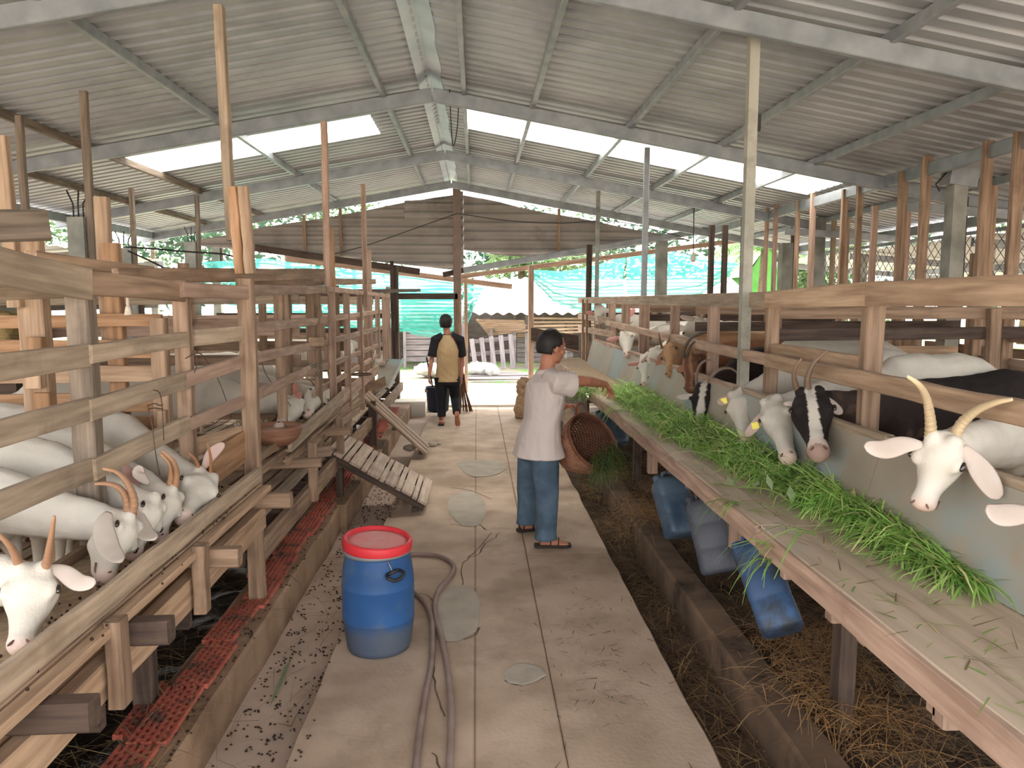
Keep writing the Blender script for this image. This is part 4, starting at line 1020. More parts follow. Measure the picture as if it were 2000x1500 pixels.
# ============================================================ GOATS
FUR = mat('goat_fur', rgb('f6f4f0'), rgb('ffffff'), scale=9, rough=.85, attr='tint', bump=.25, bscale=110, spec=.2)
HORN = mat('horn', rgb('c9bfb2'), rgb('f0e6da'), scale=6, rough=.5, attr='tint', bump=.15)
EAR = mat('ear_skin', rgb('f0ece6'), rgb('ffffff'), scale=8, rough=.75, attr='tint', trans=.25)
EYEM = mat('goat_eye', rgb('1a1410'), rgb('2c2218'), rough=.15, spec=.8)
NOSE = mat('nostril', rgb('5c4038'), rgb('7a5a50'), rough=.5)
TAGM = mat('ear_tag', rgb('e6d640'), rgb('f0e250'), rough=.4)
HOOF = mat('hoof', rgb('4a4038'), rgb('5c5046'), rough=.6)
WHT, CREAM, PINK = rgb('d0cabe'), rgb('d8c6ae'), rgb('d8a898')
BLK, DBR = rgb('262120'), rgb('3c2f2a')
def scheme_fn(kind, P, f, n, s, L, S, H):
    def fn(v, nr):
        d = v-P; u = d.dot(f)/L; a = abs(d.dot(s)); h = d.dot(n)
        head = (-.25 < u < 1.25) and a < .11 and abs(h) < .13
        nz = noise.noise(v*6)*.5+noise.noise(v*23)*.25
        if kind == 'white':
            c = V(WHT)*(1+.05*nz)
            if head and u > .86: c = c.lerp(V(PINK), min(1, (u-.86)/.2)*.6)
            low = max(0, min(1, (S.z-.25-v.z)/.3)); c = c.lerp(V(CREAM), low*.5+max(0, nz)*.18)
            return c
        if kind == 'tan':
            c = V(rgb('c09a74'))*(1+.2*nz)
            if head and u > .75: c = c.lerp(V(rgb('8c6a4e')), .6)
            if head and a > .03 and h > -.02 and .2 < u < .8: c = c.lerp(V(rgb('8a684e')), .45)
            return c
        if kind == 'brown':
            c = V(rgb('9a6c50'))*(1+.25*nz)
            if head: c = V(rgb('6e4936'))*(1+.2*nz)
            if head and a > .02 and a < .04: c = c.lerp(V(rgb('b08c70')), .5)
            return c
        if kind == 'pied':
            c = V(BLK)*(1+.3*nz)
            if head:
                w = .022+.018*max(0, u-.3)+.006*nz
                if a < w and h > -.02: c = V(WHT)*.92
                if u > .82: c = V(rgb('cbbcae'))*(1+.1*nz)
                if u > .93: c = V(rgb('9c8478'))
            else:
                t = (v-S).dot((H-S).normalized())/(H-S).length
                c = V(BLK).lerp(V(DBR), max(0, min(1, .5-t+nz*.4))*.9)
                if nz > .28: c = c.lerp(V(rgb('5b483d')), .5)
            return c
        return V(WHT)
    return fn
def goat(label, P, M, n, S, H, fl, kind='white', horns=(), ears=(), tags=(), vox=.016, hcol='c9a27e', eye=True, neckr=1.0, legs=True, wattle=False, belly=1.0, group=None, earcol=None, cat='goat', wide=1.12):
    P, M, n, S, H = V(P), V(M), V(n), V(S), V(H)
    f = (M-P); L = f.length; f.normalize(); n = (n-f*n.dot(f)).normalized(); s = f.cross(n).normalized(); k = L/.25
    k = max(.75, min(1.2, k))*wide
    base = V(((S.x+H.x)/2, (S.y+H.y)/2, fl))
    root = empty('goat', base, label, cat, group)
    mb = MB()
    b = (H-S); b.z = 0; BL = (H-S).length; b.normalize(); sb = V((-b.y, b.x, 0)); zz = V((0, 0, 1))
    # trunk
    pts = [S-b*.13+zz*.0, S-b*.06+zz*.0, S+b*.06, S.lerp(H, .35)-zz*.03, S.lerp(H, .65)-zz*.03, H-b*.06+zz*.0, H+b*.06+zz*.01, H+b*.14-zz*.01]
    sec = [(.06, .07), (.115, .14), (.135, .175), (.165*belly, .19*belly), (.17*belly, .185*belly), (.14, .165), (.11, .13), (.05, .06)]
    mb.loft(pts, sec, up=zz, n=16)
    # neck
    N0 = S-b*.03+zz*.02; mid = N0.lerp(P, .5)+(V((0, 0, -.015)))
    nd = (P-N0).normalized()
    mb.loft([N0, N0.lerp(mid, .5), mid, mid.lerp(P, .5), P+f*.02*k-n*.01*k, P+f*.07*k-n*.03*k], [(.10*neckr, .13*neckr), (.088*neckr, .112*neckr), (.072*neckr, .092*neckr), (.06*neckr, .078*neckr), (.052*k, .062*k), (.04*k, .04*k)], up=(zz if abs(nd.z) < .8 else n), n=14)
    # head
    hp = [(-.16, .034, .034, -.005), (-.04, .052, .050, -.005), (.10, .061, .061, -.004), (.25, .066, .065, -.006), (.38, .056, .058, -.012), (.52, .043, .048, -.016), (.68, .034, .039, -.017), (.82, .031, .034, -.016), (.92, .035, .034, -.016), (.99, .029, .029, -.016), (1.04, .014, .016, -.016)]
    mb.loft([P+f*(t*L)+n*(o*k) for t, a_, b_, o in hp], [(a_*k, b_*k) for t, a_, b_, o in hp], up=n, n=16)
    mb.loft([P+f*(t*L)-n*(o*k) for t, o in ((.1, .045), (.35, .062), (.6, .05), (.85, .042), (.95, .036))], [(.034*k, .03*k), (.034*k, .03*k), (.025*k, .022*k), (.022*k, .018*k), (.012*k, .01*k)], up=n, n=10)
    for q in (-1, 1):
        mb.ell(P+f*(.30*L)+s*(q*.047*k)+n*(.026*k), (f*.03*k, s*.018*k, n*.018*k), 10, 7)
        mb.ell(P+f*(.04*L)+s*(q*.026*k)+n*(.044*k), (f*.028*k, s*.022*k, n*.018*k), 10, 7)
    # legs
    if legs:
        for q in (-1, 1):
            A = S+sb*q*.085-b*.0; h = S.z-fl
            mb.loft([A-zz*.02, A-zz*.14+b*.01, A-zz*(h-.30)-b*.015, A-zz*(h-.17)-b*.005, A-zz*(h-.07)-b*.0, A-zz*(h-.004)-b*.02], [(.05, .075), (.042, .055), (.027, .03), (.019, .021), (.022, .024), (.026, .028)], up=b, n=10)
            A = H+sb*q*.085; h = H.z-fl
            mb.loft([A+zz*.0, A-zz*.14-b*.06, A-zz*(h-.34)+b*.02, A-zz*(h-.27)+b*.07, A-zz*(h-.16)+b*.055, A-zz*(h-.07)+b*.045, A-zz*(h-.004)+b*.03], [(.055, .09), (.05, .075), (.03, .04), (.021, .027), (.018, .021), (.022, .023), (.026, .028)], up=b, n=10)
    mb.loft([H+b*.12+zz*.06, H+b*.17+zz*.05, H+b*.20-zz*.0], [(.03, .022), (.026, .016), (.01, .008)], up=zz, n=8)
    fn = scheme_fn(kind, P, f, n, s, L, S, H)
    organic(mb, 'body', FUR, root, vox, 3, fn, origin=base, jit=.004)
    # eyes and nostrils
    for q in (-1, 1):
        if eye:
            e = MB(); e.ell(P+f*(.31*L)+s*(q*.0655*k)+n*(.028*k), (f*.015*k, s*.008*k, n*.0075*k), 10, 7); e.build('eye', EYEM, root)
        e = MB(); e.ell(P+f*(.975*L)+s*(q*.017*k)+n*(.008*k), (f*.009*k+s*q*.007*k, s*.004*k, n*.005*k), 8, 6); e.build('nostril', NOSE, root)
    if vox < .016:
        mm = MB(); mm.loft([P+f*(.80*L)-n*(.034*k)+s*(.031*k), P+f*(.92*L)-n*(.033*k)+s*(.030*k), P+f*(1.025*L)-n*(.028*k), P+f*(.92*L)-n*(.033*k)-s*(.030*k), P+f*(.80*L)-n*(.034*k)-s*(.031*k)], [.0028*k]*5, n=6); mm.build('mouth', NOSE, root)
    # horns
    hc = rgb(hcol)
    for i, hpts in enumerate(horns):
        pts = crom(hpts[0], 7); r0 = hpts[1]; r1 = hpts[2] if len(hpts) > 2 else .005; N = len(pts)
        hm = MB(); dens = 3
        pp = []; rr = []
        for j in range(N-1):
            for q in range(dens):
                t = (j+q/dens)/(N-1); pp.append(pts[j].lerp(pts[j+1], q/dens)); ring = 1+.06*sin(t*95)*(1-t)
                rr.append((r0*(1-t)+r1*t)*ring)
        pp.append(pts[-1]); rr.append(r1*.6)
        hm.loft(pp, [(a_*.8, a_*1.1) for a_ in rr], up=f, n=12)
        hm.c = []
        for j in range(len(pp)):
            t = j/(len(pp)-1); c = V(hc)*(1.0-.12*(j % 3 == 0)) if t < .7 else V(hc)*(1+.25*(t-.7)/.3)
            hm.c += [tuple(c)]*12
        hm.build('horn', HORN, root)
    # ears
    ec = earcol or {'white': 'ddd4c9', 'pied': 'ddd4cd', 'tan': 'b9926c', 'brown': 'a8805f'}[kind]
    for i, ear in enumerate(ears):
        pts, w = ear[0], ear[1]; upv = V(ear[2]) if len(ear) > 2 and ear[2] is not None else None
        pk = ear[3] if len(ear) > 3 else .15
        pts = [V(p) for p in pts]
        view = (CAM-pts[1]).normalized()
        if upv is None: upv = view+V((.2, .1, .35))
        cp_ = crom(pts, 5); N = len(cp_)
        em = MB(); prof = []
        for j in range(N):
            t = j/(N-1); ww = w*(.35+.65*sin(min(1, t/.55)*pi/2))*sqrt(max(0.02, 1-max(0, (t-.55)/.45)**2))
            prof.append((ww/2, .007*(1-.5*t)))
        em.loft(cp_, prof, up=upv, n=12)
        # cup the ear a little and tint the inside
        c1 = V(rgb(ec)); c2 = c1.lerp(V(rgb('cf8f84')), min(1, pk*1.6))
        em.c = []
        for j in range(N):
            for q in range(12): em.c.append(tuple(c2 if 1 <= q <= 5 else c1))
        em.build('ear', EAR, root)
        if i in tags:
            t_ = cp_[int(N*.6)]; tm = MB(); R = view.to_track_quat('Z', 'Y').to_matrix() @ Matrix.Rotation(.3, 3, 'Z')
            tm.box(t_+view*.012, (w*.62, w*.62, .004), R); tm.build('ear_tag', TAGM, root, smooth=False)
    return root
def dpts(px, d, dz=0): return [D(x, y, d+dz*i/max(1, len(px)-1)) for i, (x, y) in enumerate(px)]
def gh(P, M, hs):  # horns from pixel polylines at the poll's depth
    d = dep(P); return [(dpts(px, d, min(o, -.10)), r0) for px, r0, o in hs]
def ge(P, es):
    d = dep(P); return [(dpts(e[0], d+e[2]*.5, e[2]), e[1], None, e[3] if len(e) > 3 else .15) for e in es]

# ---- right side, nearest first
RG, LG = 'goats feeding at the right bench', 'goats feeding at the left troughs'
# R1: mostly outside the frame, ear in view
P = V((1.76, 2.03, 1.20)); M_ = V((1.66, 1.98, .98))
goat('white goat at the right edge showing only a long pale ear', P, M_, (-.6, -.6, .3), (2.15, 2.08, 1.25), (2.85, 2.2, 1.27), RF, 'white', [], ge(P, [([(2030, 1003), (1990, 1003), (1950, 1006), (1926, 998)], .07, -.05, .1)]), group=RG)
P = PX(1848, 868, 1.58); M_ = PX(1797, 988, 1.47)
goat('white goat with tall cream horns and long drooping ears, nearest on the right', P, M_, (-.72, -.68, .2), (2.18, 2.93, 1.24), (2.95, 3.1, 1.28), RF, 'white',
     gh(P, M_, [([(1818, 852), (1817, 820), (1810, 780), (1795, 752), (1772, 735)], .024, -.02)])+[([PX(1862, 856, 1.60), PX(1880, 825, 1.62), PX(1910, 800, 1.64), PX(1945, 786, 1.665), PX(1978, 780, 1.69)], .026)],
     ge(P, [([(1800, 868), (1765, 868), (1725, 878), (1688, 871)], .07, -.02, .06)])+[([PX(1880, 872, 1.60), PX(1907, 905, 1.625), PX(1930, 940, 1.64), PX(1950, 975, 1.655)], .075, None, .06)], vox=.0095, hcol='cfc0a2', group=RG, wide=1.32)
P = PX(1582, 785, 1.66); M_ = PX(1600, 882, 1.54)
goat('black goat with white face blaze and tall ridged brown horns at the right bench', P, M_, (-.35, -.9, .2), (2.2, 3.95, 1.20), (3.0, 4.1, 1.26), RF, 'pied',
     gh(P, M_, [([(1563, 775), (1552, 745), (1552, 720), (1566, 700)], .022, 0), ([(1580, 775), (1577, 740), (1590, 708), (1616, 684)], .027, -.02)]),
     ge(P, [([(1562, 788), (1550, 788), (1530, 789)], .03, 0, .1), ([(1600, 772), (1612, 783), (1628, 795), (1645, 808)], .06, -.04, .08)]), vox=.0095, hcol='8c7a6a', group=RG, wide=1.25)
P = PX(1512, 795, 1.68); M_ = PX(1538, 892, 1.55)
goat('white goat with yellow tag on its drooping ear, head buried in the grass', P, M_, (-.5, -.7, .5), (2.2, 4.5, 1.22), (2.95, 4.75, 1.26), RF, 'white', [],
     ge(P, [([(1502, 798), (1488, 815), (1472, 835), (1456, 852)], .06, -.02, .2)]), tags=(0,), vox=.0095, group=RG)
P = PX(1446, 778, 1.72); M_ = PX(1452, 858, 1.56)
goat('cream white goat bending low with a small yellow tag behind its ear', P, M_, (-.6, -.5, .5), (2.15, 5.05, 1.27), (2.95, 5.3, 1.30), RF, 'white', [],
     ge(P, [([(1436, 770), (1424, 778), (1412, 784), (1402, 787)], .06, -.05, .25)]), tags=(0,), neckr=1.15, group=RG)
P = PX(1377, 762, 1.68); M_ = PX(1362, 842, 1.55)
goat('black and white goat with arched grey horns and a round white ear', P, M_, (-.4, -.88, .2), (2.15, 5.95, 1.26), (2.95, 6.05, 1.28), RF, 'pied',
     gh(P, M_, [([(1362, 760), (1360, 735), (1368, 712), (1385, 703), (1402, 713)], .017, 0), ([(1380, 760), (1388, 738), (1405, 722), (1428, 720), (1448, 736)], .022, 0)]),
     ge(P, [([(1396, 770), (1398, 785), (1402, 797), (1406, 806)], .085, -.05, .05), ([(1354, 772), (1340, 775), (1322, 775)], .05, .1, .05)]), hcol='85766a', group=RG)
P = PX(1352, 708, 1.74); M_ = PX(1344, 758, 1.62)
goat('brown goat with dark swept back horns and a long tan ear', P, M_, (-.6, -.6, .3), (2.15, 6.4, 1.30), (2.9, 6.5, 1.32), RF, 'brown',
     gh(P, M_, [([(1336, 706), (1335, 686), (1347, 664), (1366, 651), (1388, 650)], .022, 0), ([(1340, 706), (1343, 690), (1352, 672), (1366, 663)], .02, .04)]),
     ge(P, [([(1366, 700), (1352, 710), (1338, 718), (1322, 724)], .065, -.1, .1)]), hcol='5c534c', group=RG)
P = PX(1314, 680, 1.78); M_ = PX(1306, 730, 1.66)
goat('tan goat with darker cheeks and upright tan horns', P, M_, (-.7, -.6, .2), (2.2, 7.0, 1.36), (2.95, 7.2, 1.34), RF, 'tan',
     gh(P, M_, [([(1293, 679), (1289, 665), (1287, 650)], .017, 0), ([(1302, 676), (1310, 655), (1318, 633)], .02, 0)]),
     ge(P, [([(1300, 682), (1292, 697), (1282, 714)], .05, -.03, .3)]), vox=.02, hcol='a08064', group=RG)
P = PX(1284, 688, 1.80); M_ = PX(1271, 738, 1.68)
goat('white goat with one slim horn squeezed beside the tan goat', P, M_, (-.7, -.6, .2), (2.2, 7.6, 1.33), (2.9, 7.75, 1.34), RF, 'white', [],
     ge(P, [([(1272, 690), (1262, 700), (1252, 708)], .04, -.03, .3)]), vox=.02, group=RG)
P = PX(1266, 700, 1.74); M_ = PX(1256, 752, 1.62)
goat('white goat with pink ear stretching its muzzle lowest over the trough panel', P, M_, (-.7, -.6, .2), (2.2, 8.2, 1.30), (2.9, 8.3, 1.32), RF, 'white', [],
     ge(P, [([(1256, 706), (1242, 711), (1225, 712)], .045, -.03, .5)]), vox=.02, group=RG)
P = PX(1222, 655, 1.80); M_ = PX(1224, 692, 1.66)
goat('white goat looking over the panel with pink ears spread and one curved horn', P, M_, (-.3, -.9, .25), (2.2, 8.9, 1.36), (2.9, 9.2, 1.36), RF, 'white',
     gh(P, M_, [([(1222, 648), (1226, 637), (1236, 628)], .018, 0)]),
     ge(P, [([(1212, 658), (1200, 662), (1184, 664)], .06, -.03, .5), ([(1232, 654), (1242, 654), (1252, 650)], .05, -.03, .1)]), vox=.02, hcol='b09a84', group=RG)
P = PX(1172, 604, 1.86); M_ = PX(1168, 630, 1.78)
goat('white goat farthest along the right fence facing the camera with a pink ear', P, M_, (-.25, -.95, .2), (2.2, 11.1, 1.42), (2.9, 11.2, 1.38), RF, 'white', [],
     ge(P, [([(1164, 608), (1155, 611), (1144, 610)], .07, -.03, .6)]), vox=.022, group=RG)
P = V((2.35, 9.6, 1.74)); M_ = V((2.12, 9.5, 1.70))
goat('white goat lifting its head with red lined ears behind the far right fence', P, M_, (-.3, -.4, .8), (2.6, 9.7, 1.42), (3.3, 9.8, 1.40), RF, 'white',
     gh(P, M_, [([(1262, 602), (1270, 590), (1284, 582)], .015, 0)]), ge(P, [([(1240, 604), (1230, 612), (1222, 614)], .09, -.1, .8)]), vox=.022, group=RG)
P = PX(1362, 632, 2.05); M_ = PX(1326, 668, 1.98)
goat('large white goat holding its head high between the fence posts', P, M_, (-.6, -.3, .8), (2.45, 7.6, 1.42), (3.1, 7.3, 1.40), RF, 'white',
     gh(P, M_, [([(1372, 622), (1378, 610), (1376, 600)], .014, 0), ([(1382, 625), (1392, 612), (1402, 606)], .014, 0)]),
     ge(P, [([(1360, 622), (1345, 622), (1328, 618)], .055, -.05, .1), ([(1370, 618), (1376, 608), (1380, 600)], .05, 0, .1)]), vox=.02, neckr=1.25, hcol='c0a890', group=RG)
# goats further inside the right pens (backs in view)
goat('white goat in the right pen showing only its back above the dark goat, rightmost back', (3.12, 4.32, 1.3), (3.3, 4.4, 1.12), (.5, .2, .8), (2.82, 4.27, 1.33), (2.42, 4.25, 1.34), RF, 'white', group=RG, cat='goat')
goat('white goat showing its back behind the thick post of the right fence', (3.4, 5.7, 1.3), (3.6, 5.75, 1.12), (.5, .2, .8), (3.0, 5.62, 1.35), (2.35, 5.58, 1.36), RF, 'white', group=RG)
goat('white goat lying low behind the middle right divider', (3.4, 8.1, 1.2), (3.6, 8.0, 1.1), (.3, -.3, .8), (3.2, 7.9, 1.2), (2.5, 8.1, 1.2), RF, 'white', vox=.022, group=RG)

# ---- left side
P = PX(66, 1128, -1.30); M_ = PX(38, 1262, -1.24)
goat('white goat with straight ringed orange horns, nearest on the left', P, M_, (.35, -.85, .4), (-1.72, 2.25, .98), (-2.4, 2.35, 1.03), LF, 'white',
     gh(P, M_, [([(48, 1140), (38, 1105), (22, 1070), (-4, 1042)], .022, -.02), ([(86, 1130), (92, 1095), (100, 1050), (106, 1008)], .020, 0)]),
     ge(P, [([(98, 1108), (125, 1118), (155, 1138), (187, 1138)], .055, 0, .08)]), vox=.0095, wide=1.2, hcol='b8937a', group=LG)
P = PX(236, 1022, -1.30); M_ = PX(214, 1128, -1.25)
goat('white goat with two curved orange horns sweeping back over the rail', P, M_, (.9, .2, .3), (-1.85, 2.95, 1.02), (-2.5, 3.0, 1.05), LF, 'white',
     gh(P, M_, [([(255, 1010), (262, 980), (250, 945), (228, 922), (200, 915)], .022, 0), ([(250, 1012), (248, 978), (235, 955), (212, 945), (184, 945)], .021, -.06)]),
     ge(P, [([(212, 1002), (203, 1030), (212, 1070), (236, 1098)], .075, -.2, .02)]), vox=.0095, hcol='bd9a80', group=LG)
P = PX(286, 985, -1.30); M_ = PX(268, 1082, -1.25)
goat('white goat without horns, tail of its ear hanging beside a dark eye', P, M_, (.9, .15, .3), (-1.85, 3.3, 1.06), (-2.5, 3.3, 1.08), LF, 'white', [],
     ge(P, [([(266, 985), (270, 1015), (282, 1040), (302, 1054)], .07, -.18, .02)]), vox=.0095, group=LG)
P = PX(326, 968, -1.30); M_ = PX(318, 1052, -1.25)
goat('white goat with close set upright ringed horns and raised ears', P, M_, (.9, .0, .3), (-1.9, 3.65, 1.05), (-2.6, 3.7, 1.10), LF, 'white',
     gh(P, M_, [([(340, 958), (345, 925), (338, 900), (316, 880)], .02, 0), ([(330, 958), (334, 930), (330, 905), (313, 886)], .018, .04)]),
     ge(P, [([(300, 960), (272, 940), (255, 928), (238, 902)], .05, .03, .4), ([(290, 945), (270, 925), (278, 912)], .05, -.03, .05)]), vox=.011, hcol='bf9a7c', group=LG)
P = PX(392, 945, -1.28); M_ = PX(362, 1008, -1.22)
goat('white goat with slim short horns and one ear up, beside the tall spliced post', P, M_, (.45, -.8, .4), (-1.9, 4.1, 1.06), (-2.6, 4.15, 1.1), LF, 'white',
     gh(P, M_, [([(390, 940), (388, 915), (382, 898), (369, 885)], .015, 0), ([(410, 932), (412, 905), (410, 885), (405, 866)], .011, 0)]),
     ge(P, [([(398, 915), (408, 895), (420, 880), (438, 866)], .055, .03, .25)]), vox=.011, hcol='b08468', group=LG)
P = PX(575, 790, -1.42); M_ = PX(548, 832, -1.27)
goat('white goat with bright pink ears bending its head into the wooden bowl', P, M_, (.6, -.3, .8), (-1.95, 5.25, 1.16), (-2.75, 4.95, 1.15), LF, 'white', [],
     ge(P, [([(568, 790), (572, 775), (574, 762), (577, 748)], .06, -.05, .9), ([(560, 795), (570, 788), (582, 775), (588, 768)], .05, -.08, .7)]), neckr=1.15, group=LG)
P = PX(618, 770, -1.40); M_ = PX(604, 808, -1.25)
goat('white goat with a long pale drooping ear and thin curved horn beyond the bowl', P, M_, (.6, -.7, .4), (-1.95, 6.5, 1.08), (-2.6, 6.6, 1.1), LF, 'white',
     gh(P, M_, [([(612, 768), (614, 755), (606, 743), (590, 740)], .014, 0)]),
     ge(P, [([(600, 768), (612, 780), (622, 792), (634, 802)], .07, -.1, .05)]), vox=.02, hcol='b58a6a', group=LG)
P = PX(640, 765, -1.42); M_ = PX(632, 795, -1.28)
goat('white goat with dark tipped horn and ear pointing at the path, seventh along the left', P, M_, (.6, -.7, .4), (-2.0, 7.2, 1.08), (-2.6, 7.3, 1.1), LF, 'white',
     gh(P, M_, [([(626, 752), (622, 740), (612, 730)], .013, 0)]),
     ge(P, [([(632, 752), (645, 755), (658, 756)], .04, -.1, .1)]), vox=.02, hcol='8a6850', group=LG)
P = PX(678, 678, -1.6); M_ = PX(684, 698, -1.5)
goat('white goat holding its head up behind the far left rails', P, M_, (.5, -.5, .6), (-2.0, 9.3, 1.15), (-2.6, 9.4, 1.1), LF, 'white', [], ge(P, [([(668, 680), (660, 684), (655, 690)], .06, -.05, .3)]), vox=.022, group=LG)
P = PX(744, 695, -1.45); M_ = PX(750, 708, -1.3)
goat('white goat farthest along the left eating from the V shaped trough', P, M_, (.6, -.6, .4), (-1.9, 11.2, 1.1), (-2.6, 11.2, 1.1), LF, 'white', [], ge(P, [([(738, 695), (732, 698), (727, 702)], .06, -.05, .3)]), vox=.022, group=LG)
goat('white goat standing deep inside the second left pen with head turned away', (-3.1, 5.45, 1.42), (-3.3, 5.5, 1.25), (-.4, .1, .8), (-2.95, 5.6, 1.14), (-2.25, 5.75, 1.16), LF, 'white', group=LG)
goat('white goat resting in the third left pen behind the rails', (-2.2, 7.4, 1.3), (-2.1, 7.6, 1.15), (.4, .4, .8), (-2.35, 7.65, 1.12), (-3.0, 7.7, 1.12), LF, 'white', vox=.022, group=LG)
goat('white goat standing in the fourth left pen by the far rails', (-2.0, 9.8, 1.35), (-1.85, 9.7, 1.2), (.4, -.4, .8), (-2.1, 10.0, 1.12), (-2.8, 10.0, 1.12), LF, 'white', vox=.022, group=LG)
# ============================================================ BARREL
BLUE = mat('blue_plastic', rgb('204878'), rgb('2d5c92'), scale=3, rough=.5, c3=rgb('54656f'), s3=4, t3=(.5, .72), bump=.05)
REDP = mat('red_lid', rgb('c83038'), rgb('d63c42'), scale=3, rough=.45)
REDC = mat('red_lid_centre', rgb('dc8480'), rgb('e09490'), scale=5, rough=.6, c3=rgb('d8a09a'), s3=6)
c = PZ(741, 1262, 0); c = V((c.x, c.y+.0, 0)); R0 = .182
br = empty('barrel', c, 'blue plastic barrel with tilted red lid standing on the walkway', 'barrel')
prof = [(.145, 0), (.158, .006), (.166, .03), (.170, .06), (.178, .12), (.183, .17), (.1845, .172), (.184, .178), (.185, .26), (.1845, .34), (.186, .345), (.186, .352), (.184, .358), (.182, .40), (.174, .46), (.164, .50), (.162, .515), (.168, .53)]
o = MB().lathe((0, 0, 0), prof, 48).build('shell', BLUE, br); o.location = (0, 0, 0)
def dirty(o):
    pass
DB = mat('barrel_grime', rgb('4a4e50'), rgb('5c6062'), scale=8, rough=.8)
# grime band near the foot: part of the plastic's own soiling, painted by height on the shell
mt = BLUE.node_tree; bs = mt.nodes['Principled BSDF']; src = bs.inputs['Base Color'].links[0].from_socket
tcn = mt.nodes.new('ShaderNodeTexCoord'); sx = mt.nodes.new('ShaderNodeSeparateXYZ'); mt.links.new(tcn.outputs['Object'], sx.inputs[0])
nzn = mt.nodes.new('ShaderNodeTexNoise'); nzn.inputs['Scale'].default_value = 9; mt.links.new(tcn.outputs['Object'], nzn.inputs[0])
adn = mt.nodes.new('ShaderNodeMath'); adn.operation = 'MULTIPLY_ADD'; adn.inputs[1].default_value = -.12; mt.links.new(nzn.outputs[0], adn.inputs[0]); mt.links.new(sx.outputs['Z'], adn.inputs[2])
mrn = mt.nodes.new('ShaderNodeMapRange'); mrn.inputs[1].default_value = .06; mrn.inputs[2].default_value = .13; mrn.inputs[3].default_value = .75; mrn.inputs[4].default_value = 0; mt.links.new(adn.outputs[0], mrn.inputs[0])
mxn = mt.nodes.new('ShaderNodeMixRGB'); mt.links.new(mrn.outputs[0], mxn.inputs[0]); mt.links.new(src, mxn.inputs[1]); mxn.inputs[2].default_value = (*rgb('55585c'), 1)
mt.links.new(mxn.outputs[0], bs.inputs['Base Color'])
mb = MB(); mb.loft([(.171*cos(t*pi/20), .171*sin(t*pi/20), .515+.012) for t in range(40)], [(.006, .014)]*40, up=(0, 0, 1), n=8, closed=True)
o = mb.build('clamp_ring', STEEL, br); o.location = (0, 0, 0)
Rl = Matrix.Rotation(radians(4), 3, 'Y') @ Matrix.Rotation(radians(3), 3, 'X')
ld = MB(); ld.lathe((0, 0, 0), [(.16, -.02), (.176, -.018), (.179, -.01), (.179, .024), (.174, .034), (.164, .036), (.156, .03), (.153, .016), (.14, .014), (.001, .014)], 48)
ld.v = [tuple(Rl @ V(v)+V((0, 0, .553))) for v in ld.v]; lid = ld.build('lid', REDP, br); lid.location = (0, 0, 0)
ld = MB(); ld.lathe((0, 0, 0), [(.148, .0145), (.146, .018), (.12, .0195), (.001, .0195)], 40); ld.v = [tuple(Rl @ V(v)+V((0, 0, .553))) for v in ld.v]
o = ld.build('lid_centre', REDC, lid); o.location = (0, 0, 0); o['label'] = 'faded pink centre of the red lid'
HB = mat('black_handle', rgb('1d1e20'), rgb('2c2d30'), scale=5, rough=.5)
a0 = -pi/2+.55
def pol(a, r, z): return V((r*cos(a), r*sin(a), z))
hp = crom([pol(a0-.17, .178, .445), pol(a0-.19, .215, .44), pol(a0-.06, .222, .425), pol(a0+.1, .222, .43), pol(a0+.22, .215, .45), pol(a0+.2, .178, .455), pol(a0+.05, .195, .462), pol(a0-.12, .19, .452)], 5)
o = MB().loft(hp[:-1], [.009]*(len(hp)-1), n=8, closed=True).build('handle', HB, br); o.location = (0, 0, 0)
o = MB().bar(pol(a0-.12, .168, .51), pol(a0-.02, .188, .455), .006, .006).build('clamp_lever', STEEL, br); o.location = (0, 0, 0)
# ============================================================ HOSE
HM = mat('hose_rubber', rgb('7f6a60'), rgb('96827a'), scale=8, rough=.6)
hz = .017
def hose(px): return crom([PZ(x, y, hz) for x, y in px], 8)
h1 = hose([(790, 1084), (815, 1082), (848, 1084), (872, 1092), (886, 1106), (880, 1126), (860, 1148), (850, 1175), (851, 1205), (862, 1245), (873, 1300), (880, 1360), (881, 1430), (876, 1510), (860, 1640)])
h2 = hose([(795, 1150), (815, 1162), (832, 1180), (843, 1210), (845, 1250), (842, 1300), (832, 1350), (822, 1410), (814, 1480), (800, 1640)])
mb = MB(); mb.loft(h1, [.0155]*len(h1), n=12); tag(mb.build('hose', HM), 'grey brown hose looping out from behind the barrel, right hand strand', 'hose', 'hose strands by the barrel')
mb = MB(); mb.loft(h2, [.0155]*len(h2), n=12); tag(mb.build('hose', HM), 'grey brown hose strand hugging the barrel side, inner one of two', 'hose', 'hose strands by the barrel')
